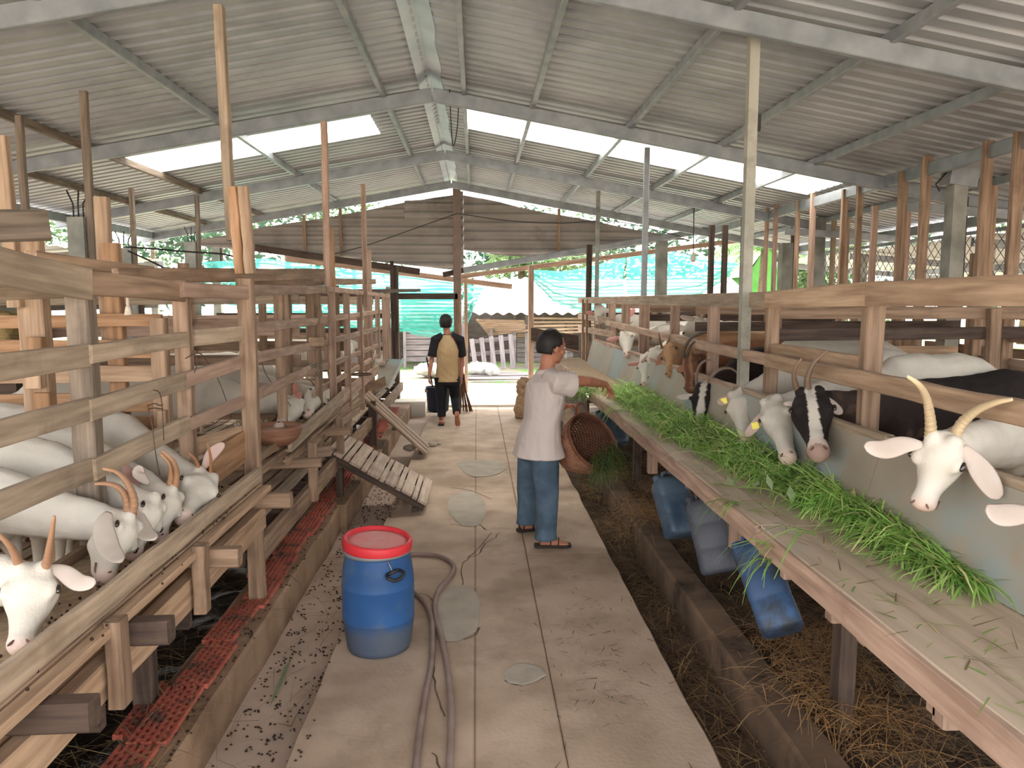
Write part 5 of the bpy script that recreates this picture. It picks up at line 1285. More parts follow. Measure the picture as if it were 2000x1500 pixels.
# ============================================================ JERRYCANS
def jerrycan(label, ptop, pbot, X, w, d, mt, yaw=0):
    a = PX(*ptop, X); b = PY(*pbot, a.y); b = PX(pbot[0], pbot[1], X+.06)
    ax = (a-b); Hh = ax.length; ax.normalize()
    t = empty('jerrycan', b, label, 'jerrycan', 'jerrycans hung under the bench')
    s = V((cos(yaw), sin(yaw), 0)); s = (s-ax*s.dot(ax)).normalized(); u = ax.cross(s).normalized()
    mb = MB(); K = 20; vs = []; fs = []; lv = [(0, .80), (.015, .92), (.05, 1), (.3, 1.0), (.32, .975), (.36, .975), (.38, 1), (.62, 1), (.64, .975), (.68, .975), (.70, 1), (.86, 1), (.93, .94), (.975, .8), (1, .55)]
    for z, k in lv:
        for j in range(K):
            an = 2*pi*j/K; e = .42; cx = math.copysign(abs(cos(an))**e, cos(an)); cyy = math.copysign(abs(sin(an))**e, sin(an))
            vs.append(b+ax*(z*Hh)+s*(cx*w/2*k)+u*(cyy*d/2*k))
    n = len(lv)
    for i in range(n-1):
        for j in range(K): fs.append((i*K+j, i*K+(j+1) % K, (i+1)*K+(j+1) % K, (i+1)*K+j))
    fs += [tuple(reversed(range(K))), tuple((n-1)*K+j for j in range(K))]
    mb.add(vs, fs).build('body', mt, t)
    h = MB(); hp = crom([a-ax*.03+s*w*.28, a+ax*.035+s*w*.22, a+ax*.04-s*w*.1, a-ax*.02-s*w*.16], 5); h.loft(hp, [(.012, .016)]*len(hp), up=u, n=8); h.build('handle', mt, t)
    cpm = MB(); q = a-ax*.0-s*w*.32; cpm.loft([q-ax*.03, q+ax*.02, q+ax*.025], [.028, .028, .02], n=12); cpm.build('neck', mt, t)
    st = MB(); st.loft([a+ax*.03, V((a.x+.02, a.y, BZ-.06))], [.006, .006], n=6); st.build('hanging_string', RUST, t)
    return t
JB1 = mat('faded_blue_can', rgb('475a6b'), rgb('5f7180'), scale=3, rough=.45, c3=rgb('31435a'), s3=4)
JB2 = mat('grey_can', rgb('3e4149'), rgb('575a62'), scale=3, rough=.5, c3=rgb('3a3e48'), s3=5)
JB3 = mat('blue_can', rgb('2e4768'), rgb('426086'), scale=3, rough=.5, c3=rgb('343b44'), s3=5, t3=(.45, .6))
jerrycan('pale faded blue jerrycan hanging furthest under the bench', (1303, 935), (1335, 1046), 1.30, .23, .17, JB1, .2)
jerrycan('dusty grey jerrycan hanging between the two blue ones', (1372, 975), (1408, 1120), 1.29, .21, .17, JB2, -.4)
jerrycan('scuffed blue jerrycan nearest the camera with grass hanging over it', (1466, 1062), (1530, 1235), 1.28, .19, .19, JB3, -.5)
jerrycan('blue grey jerrycan half hidden behind the woven basket', (1184, 806), (1200, 870), 1.32, .28, .2, JB1, .3)
# ============================================================ BROOM, BUCKET
c = PZ(905, 805, 0)
bm2 = empty('reed_broom', c, 'brown reed broom standing upright beside the centre doorway post', 'broom')
mb = MB(); r = random.Random(6)
for i in range(90):
    a = r.uniform(0, 2*pi); q = r.uniform(.3, 1)**.5
    mb.loft([c+V((.02*q*cos(a), .015*q*sin(a), .62)), c+V((.05*q*cos(a), .03*q*sin(a), .35)), c+V((.14*q*cos(a)+.02, .05*q*sin(a), .01))], [.004, .004, .003], n=3)
tag(mb.build('bristles', mat('reed', rgb('6a4a3a'), rgb('84604c'), scale=10, rough=.9), bm2), kind='stuff')
MB().loft([c+V((0, 0, .55)), c+V((-.03, 0, 1.05))], [.014, .012], n=8).build('handle', WP, bm2)
MB().loft([c+V((0, 0, .53)), c+V((0, 0, .60))], [.03, .026], n=10).build('binding', HB, bm2)
c = PZ(856, 812, 0)
bk = empty('dust_bin', c, 'dark open plastic bin with long handle carried by the walking person', 'bin')
DKB = mat('dark_plastic', rgb('1e2838'), rgb('2a3446'), scale=4, rough=.5)
mb = MB(); mb.lathe((0, 0, 0), [(.13, .0), (.16, .03), (.19, .38), (.20, .40), (.185, .40), (.175, .36), (.14, .06), (.01, .05)], 24)
mb.v = [(x*1.0, y*.8, z+.06) for x, y, z in mb.v]; o = mb.build('tub', DKB, bk); o.location = (0, 0, 0)
o = MB().bar(V((-.07, -.02, .40)), V((-.17, -.05, .92)), .022, .03).build('handle', HB, bk, smooth=False); o.location = (0, 0, 0)
o = MB().box((-.14, .0, .40), (.12, .16, .05)).build('rim_flap', WG, bk, smooth=False); o.location = (0, 0, 0)
# ============================================================ WOVEN BASKET
WV = mat('woven_outer', rgb('8c5f48'), rgb('ac7c62'), scale=12, rough=.8, attr='tint')
Bc = PY(1158, 862, 5.72); N_ = V((.52, -.62, .55)).normalized()     # rim centre, opening direction
bs_ = empty('woven_basket', Bc, 'large round woven bamboo basket held tilted with grass spilling out', 'basket')
s_ = N_.cross(V((0, 0, 1))).normalized(); u_ = s_.cross(N_).normalized(); RB = .235; HBk = .30
def bpt(t, a):   # t 0 base .. 1 rim
    rr = RB*(.48+.52*sin(t*pi/2))
    return Bc-N_*(HBk*(1-t))+s_*(rr*cos(a))+u_*(rr*sin(a))
mb = MB(); NS = 30
for i in range(26):                                   # woven rounds passing over and under the stakes
    t = i/25; pts = []
    for j in range(NS*2):
        a = 2*pi*j/(NS*2); p = bpt(t, a); out = (p-(Bc-N_*(HBk*(1-t)))).normalized()
        pts.append(p+out*(.0035*(1 if (j+i) % 2 else -1)))
    mb.loft(pts, [(.0028, .0062)]*len(pts), up=N_, n=5, closed=True, col=(1, 1, 1) if i < 24 else (.7, .6, .5))
w_ = mb.build('weave', WV, bs_); tag(w_, kind='stuff')
mb = MB()
for j in range(NS):
    a = 2*pi*j/NS; mb.loft([bpt(t, a) for t in (0, .15, .3, .45, .6, .8, 1)], [(.006, .003)]*7, up=N_, n=5, col=(.8, .75, .7))
tag(mb.build('stakes', WV, bs_), kind='stuff')
mb = MB()  # extra inner rings, tinted dark to paint the shade inside the basket
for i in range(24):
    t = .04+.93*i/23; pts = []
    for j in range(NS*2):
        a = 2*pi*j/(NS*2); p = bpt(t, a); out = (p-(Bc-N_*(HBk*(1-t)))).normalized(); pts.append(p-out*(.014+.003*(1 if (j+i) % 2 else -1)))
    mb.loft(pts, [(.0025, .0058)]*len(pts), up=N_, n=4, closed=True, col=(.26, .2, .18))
lw = mb.build('shade_weave', WV, bs_); tag(lw, 'inner weave rings with shade painted dark', kind='stuff')
mb = MB(); pts = [bpt(1.02, 2*pi*j/40) for j in range(40)]; mb.loft(pts, [(.009, .012)]*40, n=8, closed=True, col=(.45, .38, .34)); mb.build('rim', WV, bs_)
mb = MB(); cc = Bc-N_*(HBk+.002); ring_ = [cc+s_*(RB*.5*cos(2*pi*j/24))+u_*(RB*.5*sin(2*pi*j/24)) for j in range(24)]
mb.add(ring_+[p+N_*.008 for p in ring_], [tuple(range(24)), tuple(range(47, 23, -1))]+[(j, (j+1) % 24, 24+(j+1) % 24, 24+j) for j in range(24)], (.6, .55, .5)); mb.build('base', WV, bs_, smooth=False)
mb = MB(); mb.loft(crom([bpt(1.02, 1.9), bpt(1.0, 1.75)+u_*.06+N_*.04, bpt(1.0, 1.5)+u_*.07+N_*.04, bpt(1.02, 1.3)], 5), [.008]*16, n=6, col=(.4, .34, .3)); mb.build('handle_loop', WV, bs_)
# ============================================================ PEOPLE
SKIN = mat('skin', rgb('a86f58'), rgb('bd8469'), scale=12, rough=.6, bump=.05, attr='tint')
SHIRT = mat('shirt_cotton', rgb('c4b6ae'), rgb('d2c5bd'), scale=3, stretch=(1, 1, .6), rough=.9, bump=1.0)
JEANS = mat('jeans', rgb('405261'), rgb('566a7a'), scale=7, rough=.9, bump=.5, c3=rgb('35434f'), s3=4)
HAIR = mat('hair_black', rgb('1b1817'), rgb('2c2725'), scale=30, stretch=(1, 1, .3), rough=.6, bump=.5)
SAND_ = mat('sandal', rgb('2a211d'), rgb('3c302a'), scale=6, rough=.7)
TEEB = mat('tshirt_tan', rgb('b59a72'), rgb('c4a980'), scale=5, rough=.9, bump=.3)
TEEK = mat('tshirt_black', rgb('201e22'), rgb('2c2a2e'), scale=5, rough=.9, bump=.3)
TROU = mat('black_trousers', rgb('16161a'), rgb('222228'), scale=5, rough=.85, bump=.3)
def hand(mb, W_, d, pn, thumb_side, curl=.5, k=1.0, spread=.10):
    """palm from wrist W_ along d; pn palm normal; fingers curl towards pn"""
    d = V(d).normalized(); pn = (V(pn)-d*V(pn).dot(d)).normalized(); sd_ = d.cross(pn).normalized()*thumb_side
    mb.loft([W_-d*.03*k, W_+d*.01*k, W_+d*.05*k, W_+d*.088*k], [(.024*k, .018*k), (.029*k, .017*k), (.040*k, .015*k), (.038*k, .012*k)], up=pn, n=12)
    for i, L in enumerate((.072, .080, .074, .058)):
        off = (1.5-i)*.0195*k; b0 = W_+d*.082*k+sd_*off; dd = (d+sd_*(1.5-i)*spread).normalized(); pts = [b0-dd*.02*k]; p = b0; ang = 0
        pts.append(p)
        for seg in (.42, .33, .25):
            ang += curl*.85; v = dd*cos(ang)+pn*sin(ang); p = p+v*(L*k*seg); pts.append(p)
        mb.loft(pts, [.0092*k, .009*k, .0084*k, .0078*k, .006*k], up=sd_, n=8)
    b0 = W_+d*.028*k+sd_*.026*k; dd = (sd_*.75+d*.7+pn*.25).normalized(); p1 = b0+dd*.035*k; d2 = (d*.85+sd_*.25+pn*.45).normalized(); p2 = p1+d2*.03*k; p3 = p2+(d2+pn*.3).normalized()*.024*k
    mb.loft([b0-dd*.015*k, b0, p1, p2, p3], [.013*k, .013*k, .0105*k, .0095*k, .007*k], n=8)
def head(mb, c, f, u, k=1.0):
    f = V(f).normalized(); s = f.cross(V(u)).normalized(); u = s.cross(f).normalized()
    mb.ell(c+u*.025*k-f*.008*k, (s*.074*k, f*.094*k, u*.088*k), 18, 12)
    mb.ell(c-u*.035*k+f*.022*k, (s*.060*k, f*.068*k, u*.072*k), 16, 10)
    mb.ell(c-u*.082*k+f*.058*k, (s*.028*k, f*.022*k, u*.022*k), 10, 8)
    mb.loft([c+u*.022*k+f*.078*k, c-u*.006*k+f*.094*k, c-u*.022*k+f*.106*k, c-u*.030*k+f*.088*k], [(.009*k, .010*k), (.011*k, .012*k), (.016*k, .013*k), (.013*k, .008*k)], up=f, n=10)
    mb.loft([c+u*.03*k+f*.072*k-s*.045*k, c+u*.034*k+f*.086*k-s*.02*k, c+u*.032*k+f*.088*k, c+u*.034*k+f*.086*k+s*.02*k, c+u*.03*k+f*.072*k+s*.045*k], [.008*k]*5, up=u, n=8)
    for z, w, o in ((-.050, .022, .086), (-.060, .020, .084)): mb.ell(c+u*z*k+f*o*k, (s*w*k, f*.009*k, u*.0065*k), 10, 6)
    for q in (-1, 1):
        mb.ell(c+s*q*.076*k-f*.012*k-u*.006*k, (s*.010*k, f*.017*k+s*q*.008*k, u*.031*k), 10, 8)
        mb.ell(c+s*q*.045*k+f*.055*k-u*.02*k, (s*.02*k, f*.022*k, u*.02*k), 8, 6)
def eyes(c, f, u, root, k=1.0):
    f = V(f).normalized(); s = f.cross(V(u)).normalized(); u = s.cross(f).normalized()
    for q in (-1, 1):
        p = c+s*q*.031*k+f*.079*k+u*.012*k
        MB().ell(p, (s*.013*k, f*.008*k, u*.006*k), 10, 6).build('eye', mat('eye_white', rgb('d8d0c8'), rough=.3), root)
        MB().ell(p+f*.0045*k, (s*.0055*k, f*.0045*k, u*.0055*k), 8, 6).build('iris', EYEM, root)
        MB().loft([p+u*.019*k-s*.016*k, p+u*.023*k+f*.006*k, p+u*.019*k+s*.016*k-f*.003*k], [(.003*k, .003*k)]*3, n=6).build('eyebrow', HAIR, root)
def hairs(name, c, f, u, root, keep, k=1.0, off=.010, lump=.006):
    f = V(f).normalized(); s = f.cross(V(u)).normalized(); u = s.cross(f).normalized(); mb = MB(); n, m_ = 40, 28; c2 = c+u*.025*k-f*.008*k; vs = []; fs = []
    ok = {}
    for i in range(m_+1):
        th = pi*i/m_
        for j in range(n):
            ph = 2*pi*j/n; d = V((sin(th)*cos(ph), sin(th)*sin(ph), cos(th)))   # s, f, u
            kk = 1+lump*8*noise.noise(V(d)*7)
            vs.append(c2+(s*d.x*(.074*k+off)+f*d.y*(.094*k+off)+u*d.z*((.088 if d.z > 0 else .125)*k+off))*kk); ok[i*n+j] = keep(d)
    for i in range(m_):
        for j in range(n):
            q = (i*n+j, i*n+(j+1) % n, (i+1)*n+(j+1) % n, (i+1)*n+j)
            if sum(ok[x] for x in q) >= 3: fs.append(q)
    o = mb.add(vs, fs).build(name, HAIR, root)
    sm = o.modifiers.new('thick', 'SOLIDIFY'); sm.thickness = .008; sm.offset = -1
    return o
# ---------------- the man at the bench
F = V((.90, .44, 0)).normalized(); A = V((F.y, -F.x, 0))      # facing, his right (towards the camera)
Y0 = 5.55
hipc = PY(1052, 868, 5.66); chest = PY(1064, 775, 5.66)
neck = PY(1066, 724, 5.68); hd = PY(1078, 679, 5.70)
shR = PY(1090, 745, 5.50); shL = PY(1062, 738, 5.86)
elR = PY(1146, 744, 5.62); wrR = PY(1184, 751, 5.86)
elL = PY(1085, 800, 5.98); wrL = PY(1106, 792, 6.02)
hR = hipc+A*.09+V((0, 0, -.04)); hL = hipc-A*.09+V((0, 0, -.04))
knR = PY(1068, 960, 5.46); anR = PY(1066, 1050, 5.44); anR.z = .085
knL = PY(1030, 955, 5.82); anL = PY(1030, 1026, 5.84); anL.z = .085
man = empty('person', V((hipc.x, hipc.y, 0)), 'person in a pale shirt and blue jeans reaching over the bench with a basket', 'person')
mb = MB(); Z = V((0, 0, 1))
fh = (F+V((0, 0, -.16))).normalized()
head(mb, hd, fh, Z, 1.1)
mb.loft([neck-Z*.05, neck.lerp(hd, .3), hd-Z*.03-F*.015], [(.062, .06), (.055, .055), (.056, .06)], up=F, n=12)
mb.loft([hipc-Z*.08, hipc, hipc.lerp(chest, .5), chest, neck-Z*.07, neck-Z*.02], [(.13, .10), (.155, .105), (.145, .10), (.165, .11), (.15, .09), (.07, .06)], up=F, n=16)
for a_, b_, c_ in ((shR, elR, wrR), (shL, elL, wrL)):
    mb.loft([neck.lerp(a_, .55)-Z*.02, a_, a_.lerp(b_, .5), b_, b_.lerp(c_, .3), c_], [.058, .054, .046, .038, .039, .024], n=12)
hand(mb, wrR, (wrR-elR).normalized()+V((.15, .15, -.75)), V((-.3, .15, -1)), 1, .55, 1.05, .16)
hand(mb, wrL, V((.75, -.45, .05)), V((.1, -.3, -1)), -1, .8, 1.0)
for h_, k_, a_ in ((hR, knR, anR), (hL, knL, anL)):
    mb.loft([h_+Z*.03, h_.lerp(k_, .4), k_, k_.lerp(a_, .4), a_, a_-Z*.03], [.095, .078, .058, .055, .037, .038], n=12)
ftd = {0: V((.93, .0, 0)), 1: V((.9, .35, 0))}
for i, a_ in enumerate((anR, anL)):
    d = ftd[i].normalized(); mb.loft([a_-d*.055-Z*.045, a_-d*.02-Z*.035, a_+d*.05-Z*.045, a_+d*.12-Z*.058, a_+d*.165-Z*.064], [(.032, .03), (.036, .042), (.04, .034), (.045, .018), (.034, .011)], up=Z, n=12)
def skincol(v, n_):
    b = 1+.12*noise.noise(v*9)
    return (b, b*.98, b*.96)
organic(mb, 'body', SKIN, man, .0058, 2, skincol)
eyes(hd, fh, Z, man, 1.1)
hairs('hair', hd, fh, Z, man, lambda d: (d.z > -.05 and d.y < .38 and not (d.y > -.05 and d.z > .80)) or (d.y < -.25 and d.z > -.62) or (d.y < .12 and d.z > -.18), 1.1, lump=.004)
# shirt
mb = MB()
mb.loft([hipc-Z*.085, hipc+Z*.03, hipc.lerp(chest, .5), chest, chest.lerp(neck, .5), neck-Z*.055, neck-Z*.015], [(.235, .188), (.205, .155), (.175, .13), (.185, .132), (.185, .125), (.14, .095), (.066, .064)], up=F, n=20)
mb.loft([neck.lerp(shR, .4)-Z*.02, shR-Z*.01, shR.lerp(elR, .38)-Z*.02, shR.lerp(elR, .52)-Z*.025], [.075, (.078, .088), (.076, .096), (.08, .10)], up=Z, n=14)
mb.loft([neck.lerp(shL, .4)-Z*.02, shL, shL.lerp(elL, .4), shL.lerp(elL, .6)], [.075, .078, .075, .078], n=14)
def wr(o, amp, fq, seed):
    for v in o.data.vertices:
        p = v.co; k = noise.noise(V((p.x*fq, p.y*fq, p.z*fq*.45+seed))); f2_ = abs(noise.noise(V((p.x*11+p.z*5, p.y*11-p.z*6, p.z*5+seed))))-.2; v.co = p+V((k, k*.6, 0))*amp*.8+V((k*.3, -.8, .1))*f2_*amp*1.3
o = organic(mb, 'shirt', SHIRT, man, .008, 3); wr(o, .016, 9, 2)
o = MB().loft([neck+V((cos(t*pi/10)*.066, sin(t*pi/10)*.066, .0+.012*cos(t*pi/10))) for t in range(20)], [(.008, .018)]*20, up=Z, n=8, closed=True).build('collar', SHIRT, man)
# jeans
mb = MB(); mb.loft([hipc-Z*.12, hipc-Z*.02, hipc+Z*.09], [(.165, .125), (.162, .122), (.15, .11)], up=F, n=18)
for i, (h_, k_, a_) in enumerate(((hR, knR, anR), (hL, knL, anL))):
    mb.loft([h_-Z*.0, h_.lerp(k_, .35), k_, k_.lerp(a_, .5), a_+Z*.02, a_-Z*.025], [(.088, .112), (.092, .104), (.082, .085), (.078, .080), (.074, .080), (.078, .088)], up=F, n=16)
o = organic(mb, 'jeans', JEANS, man, .009, 2); wr(o, .014, 8, 5)
for i, a_ in enumerate((anR, anL)):
    d = ftd[i].normalized(); sdd = V((-d.y, d.x, 0)); m_ = MB(); pts = [(-.085, .026), (-.07, .038), (-.02, .036), (.04, .040), (.11, .050), (.155, .045), (.185, .026)]
    top = [V((a_.x, a_.y, .022))+d*x+sdd*w for x, w in pts]+[V((a_.x, a_.y, .022))+d*x-sdd*w for x, w in reversed(pts)]
    n_2 = len(top); m_.add(top+[V((p.x, p.y, .001)) for p in top], [tuple(range(n_2)), tuple(range(2*n_2-1, n_2-1, -1))]+[(q, (q+1) % n_2, n_2+(q+1) % n_2, n_2+q) for q in range(n_2)])
    so_ = m_.build('sandal', SAND_, man, smooth=False)
    sm_ = MB()
    for x0, hh in ((.03, .062), (.085, .045), (-.05, .07)):
        sm_.loft([V((a_.x, a_.y, .022))+d*x0+sdd*.047, V((a_.x, a_.y, hh*.85))+d*(x0+.005)+sdd*.036, V((a_.x, a_.y, hh+.012))+d*(x0+.01), V((a_.x, a_.y, hh*.85))+d*(x0+.005)-sdd*.036, V((a_.x, a_.y, .022))+d*x0-sdd*.047], [(.016, .004)]*5, up=d, n=8)
    sm_.build('strap', SAND_, so_)
# ---------------- the person walking away
F2 = V((.12, .99, 0)).normalized(); A2 = V((F2.y, -F2.x, 0)); Y2 = 11.0
hip2 = PY(873, 737, Y2); ch2 = PY(874, 685, Y2); nk2 = PY(873, 652, Y2); hd2 = PY(871, 631, Y2+.02)
pr = empty('person', V((hip2.x, hip2.y, 0)), 'person in tan and black raglan shirt and black trousers walking away', 'person')
sl_, sr_ = PY(850, 664, Y2), PY(899, 664, Y2); el_, wl_ = PY(843, 702, Y2), PY(838, 735, Y2-.05); er_, wr_ = PY(902, 700, Y2+.1), PY(901, 738, Y2+.05)
mb = MB(); head(mb, hd2, F2, Z, .95)
mb.loft([nk2-Z*.04, nk2+Z*.03, hd2-Z*.03], [.055, .05, .052], n=12)
mb.loft([hip2-Z*.08, hip2, hip2.lerp(ch2, .5), ch2, nk2-Z*.06, nk2-Z*.02], [(.14, .1), (.15, .1), (.13, .09), (.15, .1), (.13, .08), (.06, .055)], up=F2, n=14)
for a_, b_, c_, q in ((sl_, el_, wl_, 1), (sr_, er_, wr_, -1)):
    mb.loft([nk2.lerp(a_, .5)-Z*.02, a_, a_.lerp(b_, .5), b_, b_.lerp(c_, .35), c_], [.05, .047, .04, .034, .034, .022], n=10)
    hand(mb, c_, V((0, .05, -1)), V((q*1.0, 0, 0)), 1, .6, .95)
h2l, h2r = hip2-A2*.085, hip2+A2*.085
k2l, a2l = PY(862, 780, Y2), V((PY(862, 820, Y2).x, Y2-.02, .085)); k2r, a2r = PY(889, 778, Y2+.15), V((PY(893, 815, Y2-.12).x, Y2-.18, .17))
for h_, k_, a_ in ((h2l, k2l, a2l), (h2r, k2r, a2r)): mb.loft([h_, h_.lerp(k_, .4), k_, k_.lerp(a_, .4), a_], [.085, .07, .052, .05, .034], n=10)
for a_, d in ((a2l, V((.05, 1, 0))), (a2r, V((.05, .55, -.85)))):
    d = d.normalized(); up_ = Z if d.z > -.5 else V((0, 1, .6)); o_ = -Z*.05 if d.z > -.5 else V((0, -.045, -.02))
    mb.loft([a_-d*.05+o_, a_+o_*.7, a_+d*.06+o_, a_+d*.13+o_*1.15, a_+d*.165+o_*1.2], [(.03, .028), (.034, .038), (.038, .03), (.042, .016), (.03, .01)], up=up_, n=10)
organic(mb, 'body', SKIN, pr, .0075, 2, skincol)
hairs('hair', hd2, F2, Z, pr, lambda d: (d.z > .0 and d.y < .55) or (d.y < .1 and d.z > -.65), .95, off=.014, lump=.012)
mb = MB(); mb.loft([hip2-Z*.06, hip2, hip2.lerp(ch2, .5), ch2, nk2-Z*.07, nk2-Z*.01], [(.175, .125), (.17, .12), (.155, .115), (.165, .12), (.12, .09), (.058, .055)], up=F2, n=18)
o = organic(mb, 'tshirt', TEEB, pr, .010, 3); wr(o, .014, 8, 1)
mb = MB()
for a_, b_ in ((sl_, el_), (sr_, er_)): mb.loft([nk2.lerp(a_, .35)-Z*.01, a_+Z*.0, a_.lerp(b_, .5), a_.lerp(b_, .85)], [(.06, .07), .072, .068, .072], n=14)
mb.loft([nk2+V((cos(t*pi/8)*.06, sin(t*pi/8)*.06, -.01)) for t in range(16)], [.008]*16, n=6, closed=True)
o = organic(mb, 'sleeves', TEEK, pr, .009, 2); o['label'] = 'black raglan sleeves and neckband'
mb = MB(); mb.loft([hip2-Z*.1, hip2, hip2+Z*.04], [(.155, .115), (.155, .115), (.14, .1)], up=F2, n=16)
for h_, k_, a_ in ((h2l, k2l, a2l), (h2r, k2r, a2r)): mb.loft([h_, h_.lerp(k_, .4), k_, k_.lerp(a_, .6), a_+(k_-a_)*.12], [.10, .09, .07, .062, .06], n=14)
o = organic(mb, 'trousers', TROU, pr, .010, 2); wr(o, .012, 8, 3)
MB().add([], []) 
so_ = MB(); so_.box((a2l.x, a2l.y+.04, .012), (.085, .24, .022)); so_.build('flip_flop', SAND_, pr, smooth=False)
# ============================================================ GRASS, STRAW, DROPPINGS
BL = mat('grass_blade', rgb('f0f0e8'), rgb('ffffff'), scale=3, rough=.6, attr='tint', trans=.35)
STR = mat('straw_stalk', rgb('e8e4dc'), rgb('ffffff'), scale=5, rough=.85, attr='tint')
G1, G2, G3, G4 = V(rgb('6f9a4c')), V(rgb('9cc066')), V(rgb('c4da90')), V(rgb('d0ca94'))
def gcol(r):
    t = r.random(); c = G1.lerp(G2, r.random()) if t < .62 else (G2.lerp(G3, r.random()) if t < .9 else G4)
    return tuple(c*r.uniform(.75, 1.2))
def heapY(y):   # half width and height of the grass band
    return .5+.5*noise.noise(V((y*1.3, 2, 5)))
def gx0(y): return max(1.27, 1.585-.115*(y-2.4))
def feed(r):
    y = 2.35+5.4*r.random()**1.25
    x0 = gx0(y); t = r.random()**.75; x = x0+(1.615-x0)*t+r.gauss(0, .012)
    hh = (.13 if y < 5.6 else .08)*min(1, max(0, t))**.8*(.55+.55*heapY(y*2.1))*min(1, (y-2.2)/.8); x = min(1.6, x); z = BZ+.004+r.random()**.7*hh
    a = r.uniform(0, 2*pi); return ((x, y, z), (cos(a)*.5, sin(a), r.uniform(-.05, .5)), r.uniform(.08, .30), r.uniform(.003, .012), r.uniform(.05, .7), tuple(V(gcol(r))*(.85+.9*max(0, .5+noise.noise(V((x*9, y*6, 3)))))))
gr_ = blades('cut_grass', feed, 9000, BL, 11, 'stuff', 'fresh green cut grass heaped along the right feeding bench', 'grass')
def loose(r):
    y = r.uniform(1.6, 7.7); x = r.uniform(1.19, 1.45); a = r.uniform(0, 2*pi)
    return ((x, y, BZ+.003), (cos(a), sin(a), r.uniform(0, .12)), r.uniform(.05, .16), r.uniform(.002, .006), r.uniform(.0, .15), gcol(r) if r.random() < .6 else tuple(V(rgb('8a7c52'))))
blades('loose_grass', loose, 420, BL, 12, 'stuff', 'loose grass blades scattered on the bench boards', 'grass')
# long bits hanging over the bench edge and the blades near the basket
def hang(r):
    px, py = r.choice([(1205, 800), (1206, 795), (1130, 762), (1140, 768), (1440, 985), (1447, 990), (1590, 1045), (1520, 1095), (1208, 800), (1150, 765), (1530, 1070)])
    p = PX(px+r.uniform(-6, 8), py+r.uniform(-5, 4), 1.19) if px > 1165 else PY(px+r.uniform(-14, 14), py+r.uniform(-6, 6), 7.4)
    return (p, (-.7 if px > 1165 else r.uniform(-.6, .4), r.uniform(-.5, .5), .15), r.uniform(.12, .34), r.uniform(.005, .011), r.uniform(.6, 1.0), gcol(r))
blades('hanging_grass', hang, 85, BL, 13, 'stuff', 'long grass blades hanging over the front edge of the bench', 'grass')
def endp(r):
    return (PY(r.uniform(1112, 1165), r.uniform(752, 775), 7.7), (r.uniform(-.8, .3), r.uniform(-.5, .5), .1), r.uniform(.12, .3), r.uniform(.006, .012), r.uniform(.3, .8), gcol(r))
blades('bench_end_grass', endp, 260, BL, 14, 'stuff', 'tuft of green grass spilling off the far end of the bench', 'grass')
# one long weed lying across the bench with broad leaves
wd = MB(); pts = crom([PX(1395, 948, 1.20), PX(1440, 955, 1.24), PX(1500, 960, 1.34), PX(1545, 985, 1.42), PX(1590, 1018, 1.45), PX(1655, 1040, 1.42)], 6); wd.loft(pts, [.0035]*len(pts), n=5, col=tuple(V(rgb('8fa060'))))
for i in (2, 5, 9, 13, 18, 24):
    p = pts[i]; d = V((rnd.uniform(-.3, .3), rnd.uniform(-1, 1), .35)).normalized(); s2 = d.cross(Z).normalized(); L = .09
    wd.add([p, p+d*L*.5+s2*.018, p+d*L, p+d*L*.5-s2*.018], [(0, 1, 2, 3)], tuple(V(rgb('a3b58c'))))
wd.v = [(x, y, z+.01) for x, y, z in wd.v]
tag(wd.build('weed_stalk', BL, smooth=False), 'long leafy weed stalk lying across the bench boards', 'weed')
# grass in and below the basket
def bg_(r):
    a = -pi/2-.5+r.uniform(-1.0, 1.0); p = bpt(r.uniform(.85, 1.05), a)*1.0; p = p.lerp(Bc, r.random()**2*.6)
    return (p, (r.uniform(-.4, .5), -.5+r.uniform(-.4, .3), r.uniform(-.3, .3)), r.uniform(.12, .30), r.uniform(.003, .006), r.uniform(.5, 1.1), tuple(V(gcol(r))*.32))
blades('basket_grass', bg_, 240, BL, 15, 'stuff', 'dark green grass spilling out of the woven basket', 'grass')
# walkway litter
def litter(r):
    if r.random() < .72: p = PZ(r.gauss(1165, 55), r.gauss(1265, 75), .004)
    else: p = V((r.uniform(.2, .93), r.uniform(2.3, 6), .004))
    if not (-.7 < p.x < .93): p = V((.7, 3.5+r.random(), .004))
    a = r.uniform(0, 2*pi); return (p, (cos(a), sin(a), .03), r.uniform(.02, .07), r.uniform(.002, .005), .02, tuple(V(rgb('64603c'))*r.uniform(.6, 1.1)))
blades('walkway_litter', litter, 170, BL, 16, 'stuff', 'bits of dry grass scattered on the walkway slabs', 'grass')
S1, S2 = V(rgb('a5875e')), V(rgb('5d4533'))
def strawR(r):
    y = 1.7+8*r.random()**1.3; x = r.choice((r.uniform(.97, 1.18), r.uniform(1.36, 2.3), r.uniform(1.36, 2.9)))
    z = (-.10 if x < 1.2 else .03)+r.random()*.05*(1+noise.noise(V((x*3, y*2, 0))))
    a = r.uniform(0, 2*pi); t = r.random()**1.4; return ((x, y, z), (cos(a), sin(a), r.uniform(-.05, .25)), r.uniform(.08, .32), r.uniform(.002, .005), r.uniform(.0, .3), tuple(S2.lerp(S1, t)*r.uniform(.6, 1.15)))
blades('straw_litter', strawR, 7500, STR, 17, 'stuff', 'brown straw littering the drain and ground under the right bench', 'straw')
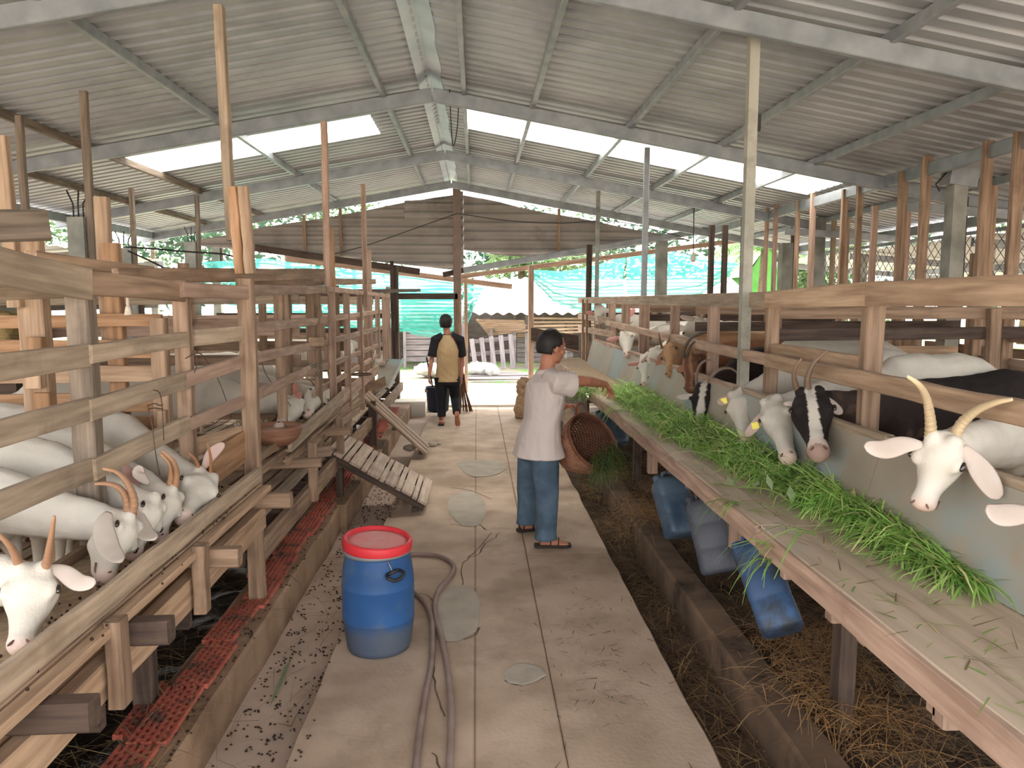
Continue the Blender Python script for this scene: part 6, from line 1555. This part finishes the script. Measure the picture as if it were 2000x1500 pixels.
def heapR(r):
    c = r.choice([PZ(1245, 1040, .0), PZ(1265, 1010, .05), PZ(1290, 900, .1), PZ(1560, 1270, .06), PZ(1640, 1260, .08), PZ(1700, 1400, .1), PZ(1620, 1380, .08), PZ(1300, 960, .08), PZ(1190, 960, -.05)])
    a = r.uniform(0, 2*pi); x, y = c.x+r.gauss(0, .13), c.y+r.gauss(0, .2)
    if x < .96: x = .96+r.random()*.1
    return ((x, y, max(c.z, (.14 if 1.18 < x < 1.37 else -.08))+r.random()*.06), (cos(a), sin(a), r.uniform(-.1, .3)), r.uniform(.1, .3), r.uniform(.002, .005), r.uniform(.1, .5), tuple(S1.lerp(V(rgb('b98a5a')), r.random())*r.uniform(.7, 1.1)))
blades('straw_heap', heapR, 2600, STR, 18, 'stuff', 'lighter golden straw heaps beside the right curb', 'straw')
def strawL(r):
    y = 1.3+7*r.random()**1.5; x = r.uniform(-2.0, -1.12) if r.random() < .85 else r.uniform(-1.1, -.8)
    z = .15 if x > -1.37 and x < -1.1 else (.04 if x < -1.37 else -.07)
    a = r.uniform(0, 2*pi); return ((x, y, z+r.random()*.03), (cos(a), sin(a), r.uniform(-.02, .15)), r.uniform(.08, .35), r.uniform(.0015, .004), r.uniform(-.02, .15), tuple(S2.lerp(V(rgb('b8a072')), r.random()**.8)*r.uniform(.6, 1.1)))
blades('straw_litter', strawL, 1500, STR, 19, 'stuff', 'thin straw scattered over the red grid and black manure on the left', 'straw')
tag(MB().add([PZ(556, 1300, -.06), PZ(568, 1290, -.05), PZ(546, 1345, -.06), PZ(524, 1385, -.06)], [(0, 1, 2, 3)]).build('long_leaf', BL, smooth=False), 'long pale green leaf lying in the left gutter', 'leaf').data
me = bpy.data.objects['long_leaf'].data; ca = me.color_attributes.new('tint', 'FLOAT_COLOR', 'POINT'); ca.data.foreach_set('color', [*(V(rgb('8fa083'))), 1]*4)
mb = MB(); r = random.Random(31); pm = MB()
for _ in range(850):
    y = 1.7+6*r.random()**1.4; q = r.random()
    if q < .74: x = r.uniform(-1.09, -.77); z = -.078
    elif q < .93: x = r.uniform(-1.19, -1.12); z = .137
    else: x = r.uniform(-.74, -.70); z = .005
    if r.random() < .5:
        x += .0
    for k in range(r.choice((1, 1, 2, 3))):
        s0 = r.uniform(.005, .0085); cx, cyy = x+r.gauss(0, .012)*(k > 0), y+r.gauss(0, .015)*(k > 0)
        if q < .74: cx = min(-.765, max(-1.1, cx))
        mb.v += [(cx+s0, cyy, z), (cx, cyy+s0, z), (cx-s0, cyy, z), (cx, cyy-s0, z), (cx, cyy, z+s0*.9), (cx, cyy, z-s0*.5)]; n = len(mb.v)-6
        mb.f += [(n, n+1, n+4), (n+1, n+2, n+4), (n+2, n+3, n+4), (n+3, n, n+4), (n+1, n, n+5), (n+2, n+1, n+5), (n+3, n+2, n+5), (n, n+3, n+5)]
tag(mb.build('droppings', DIRT, None), 'small dark goat droppings scattered along the left gutter and curb', 'droppings', None, 'stuff')
bpy.data.scenes.remove(TSC)
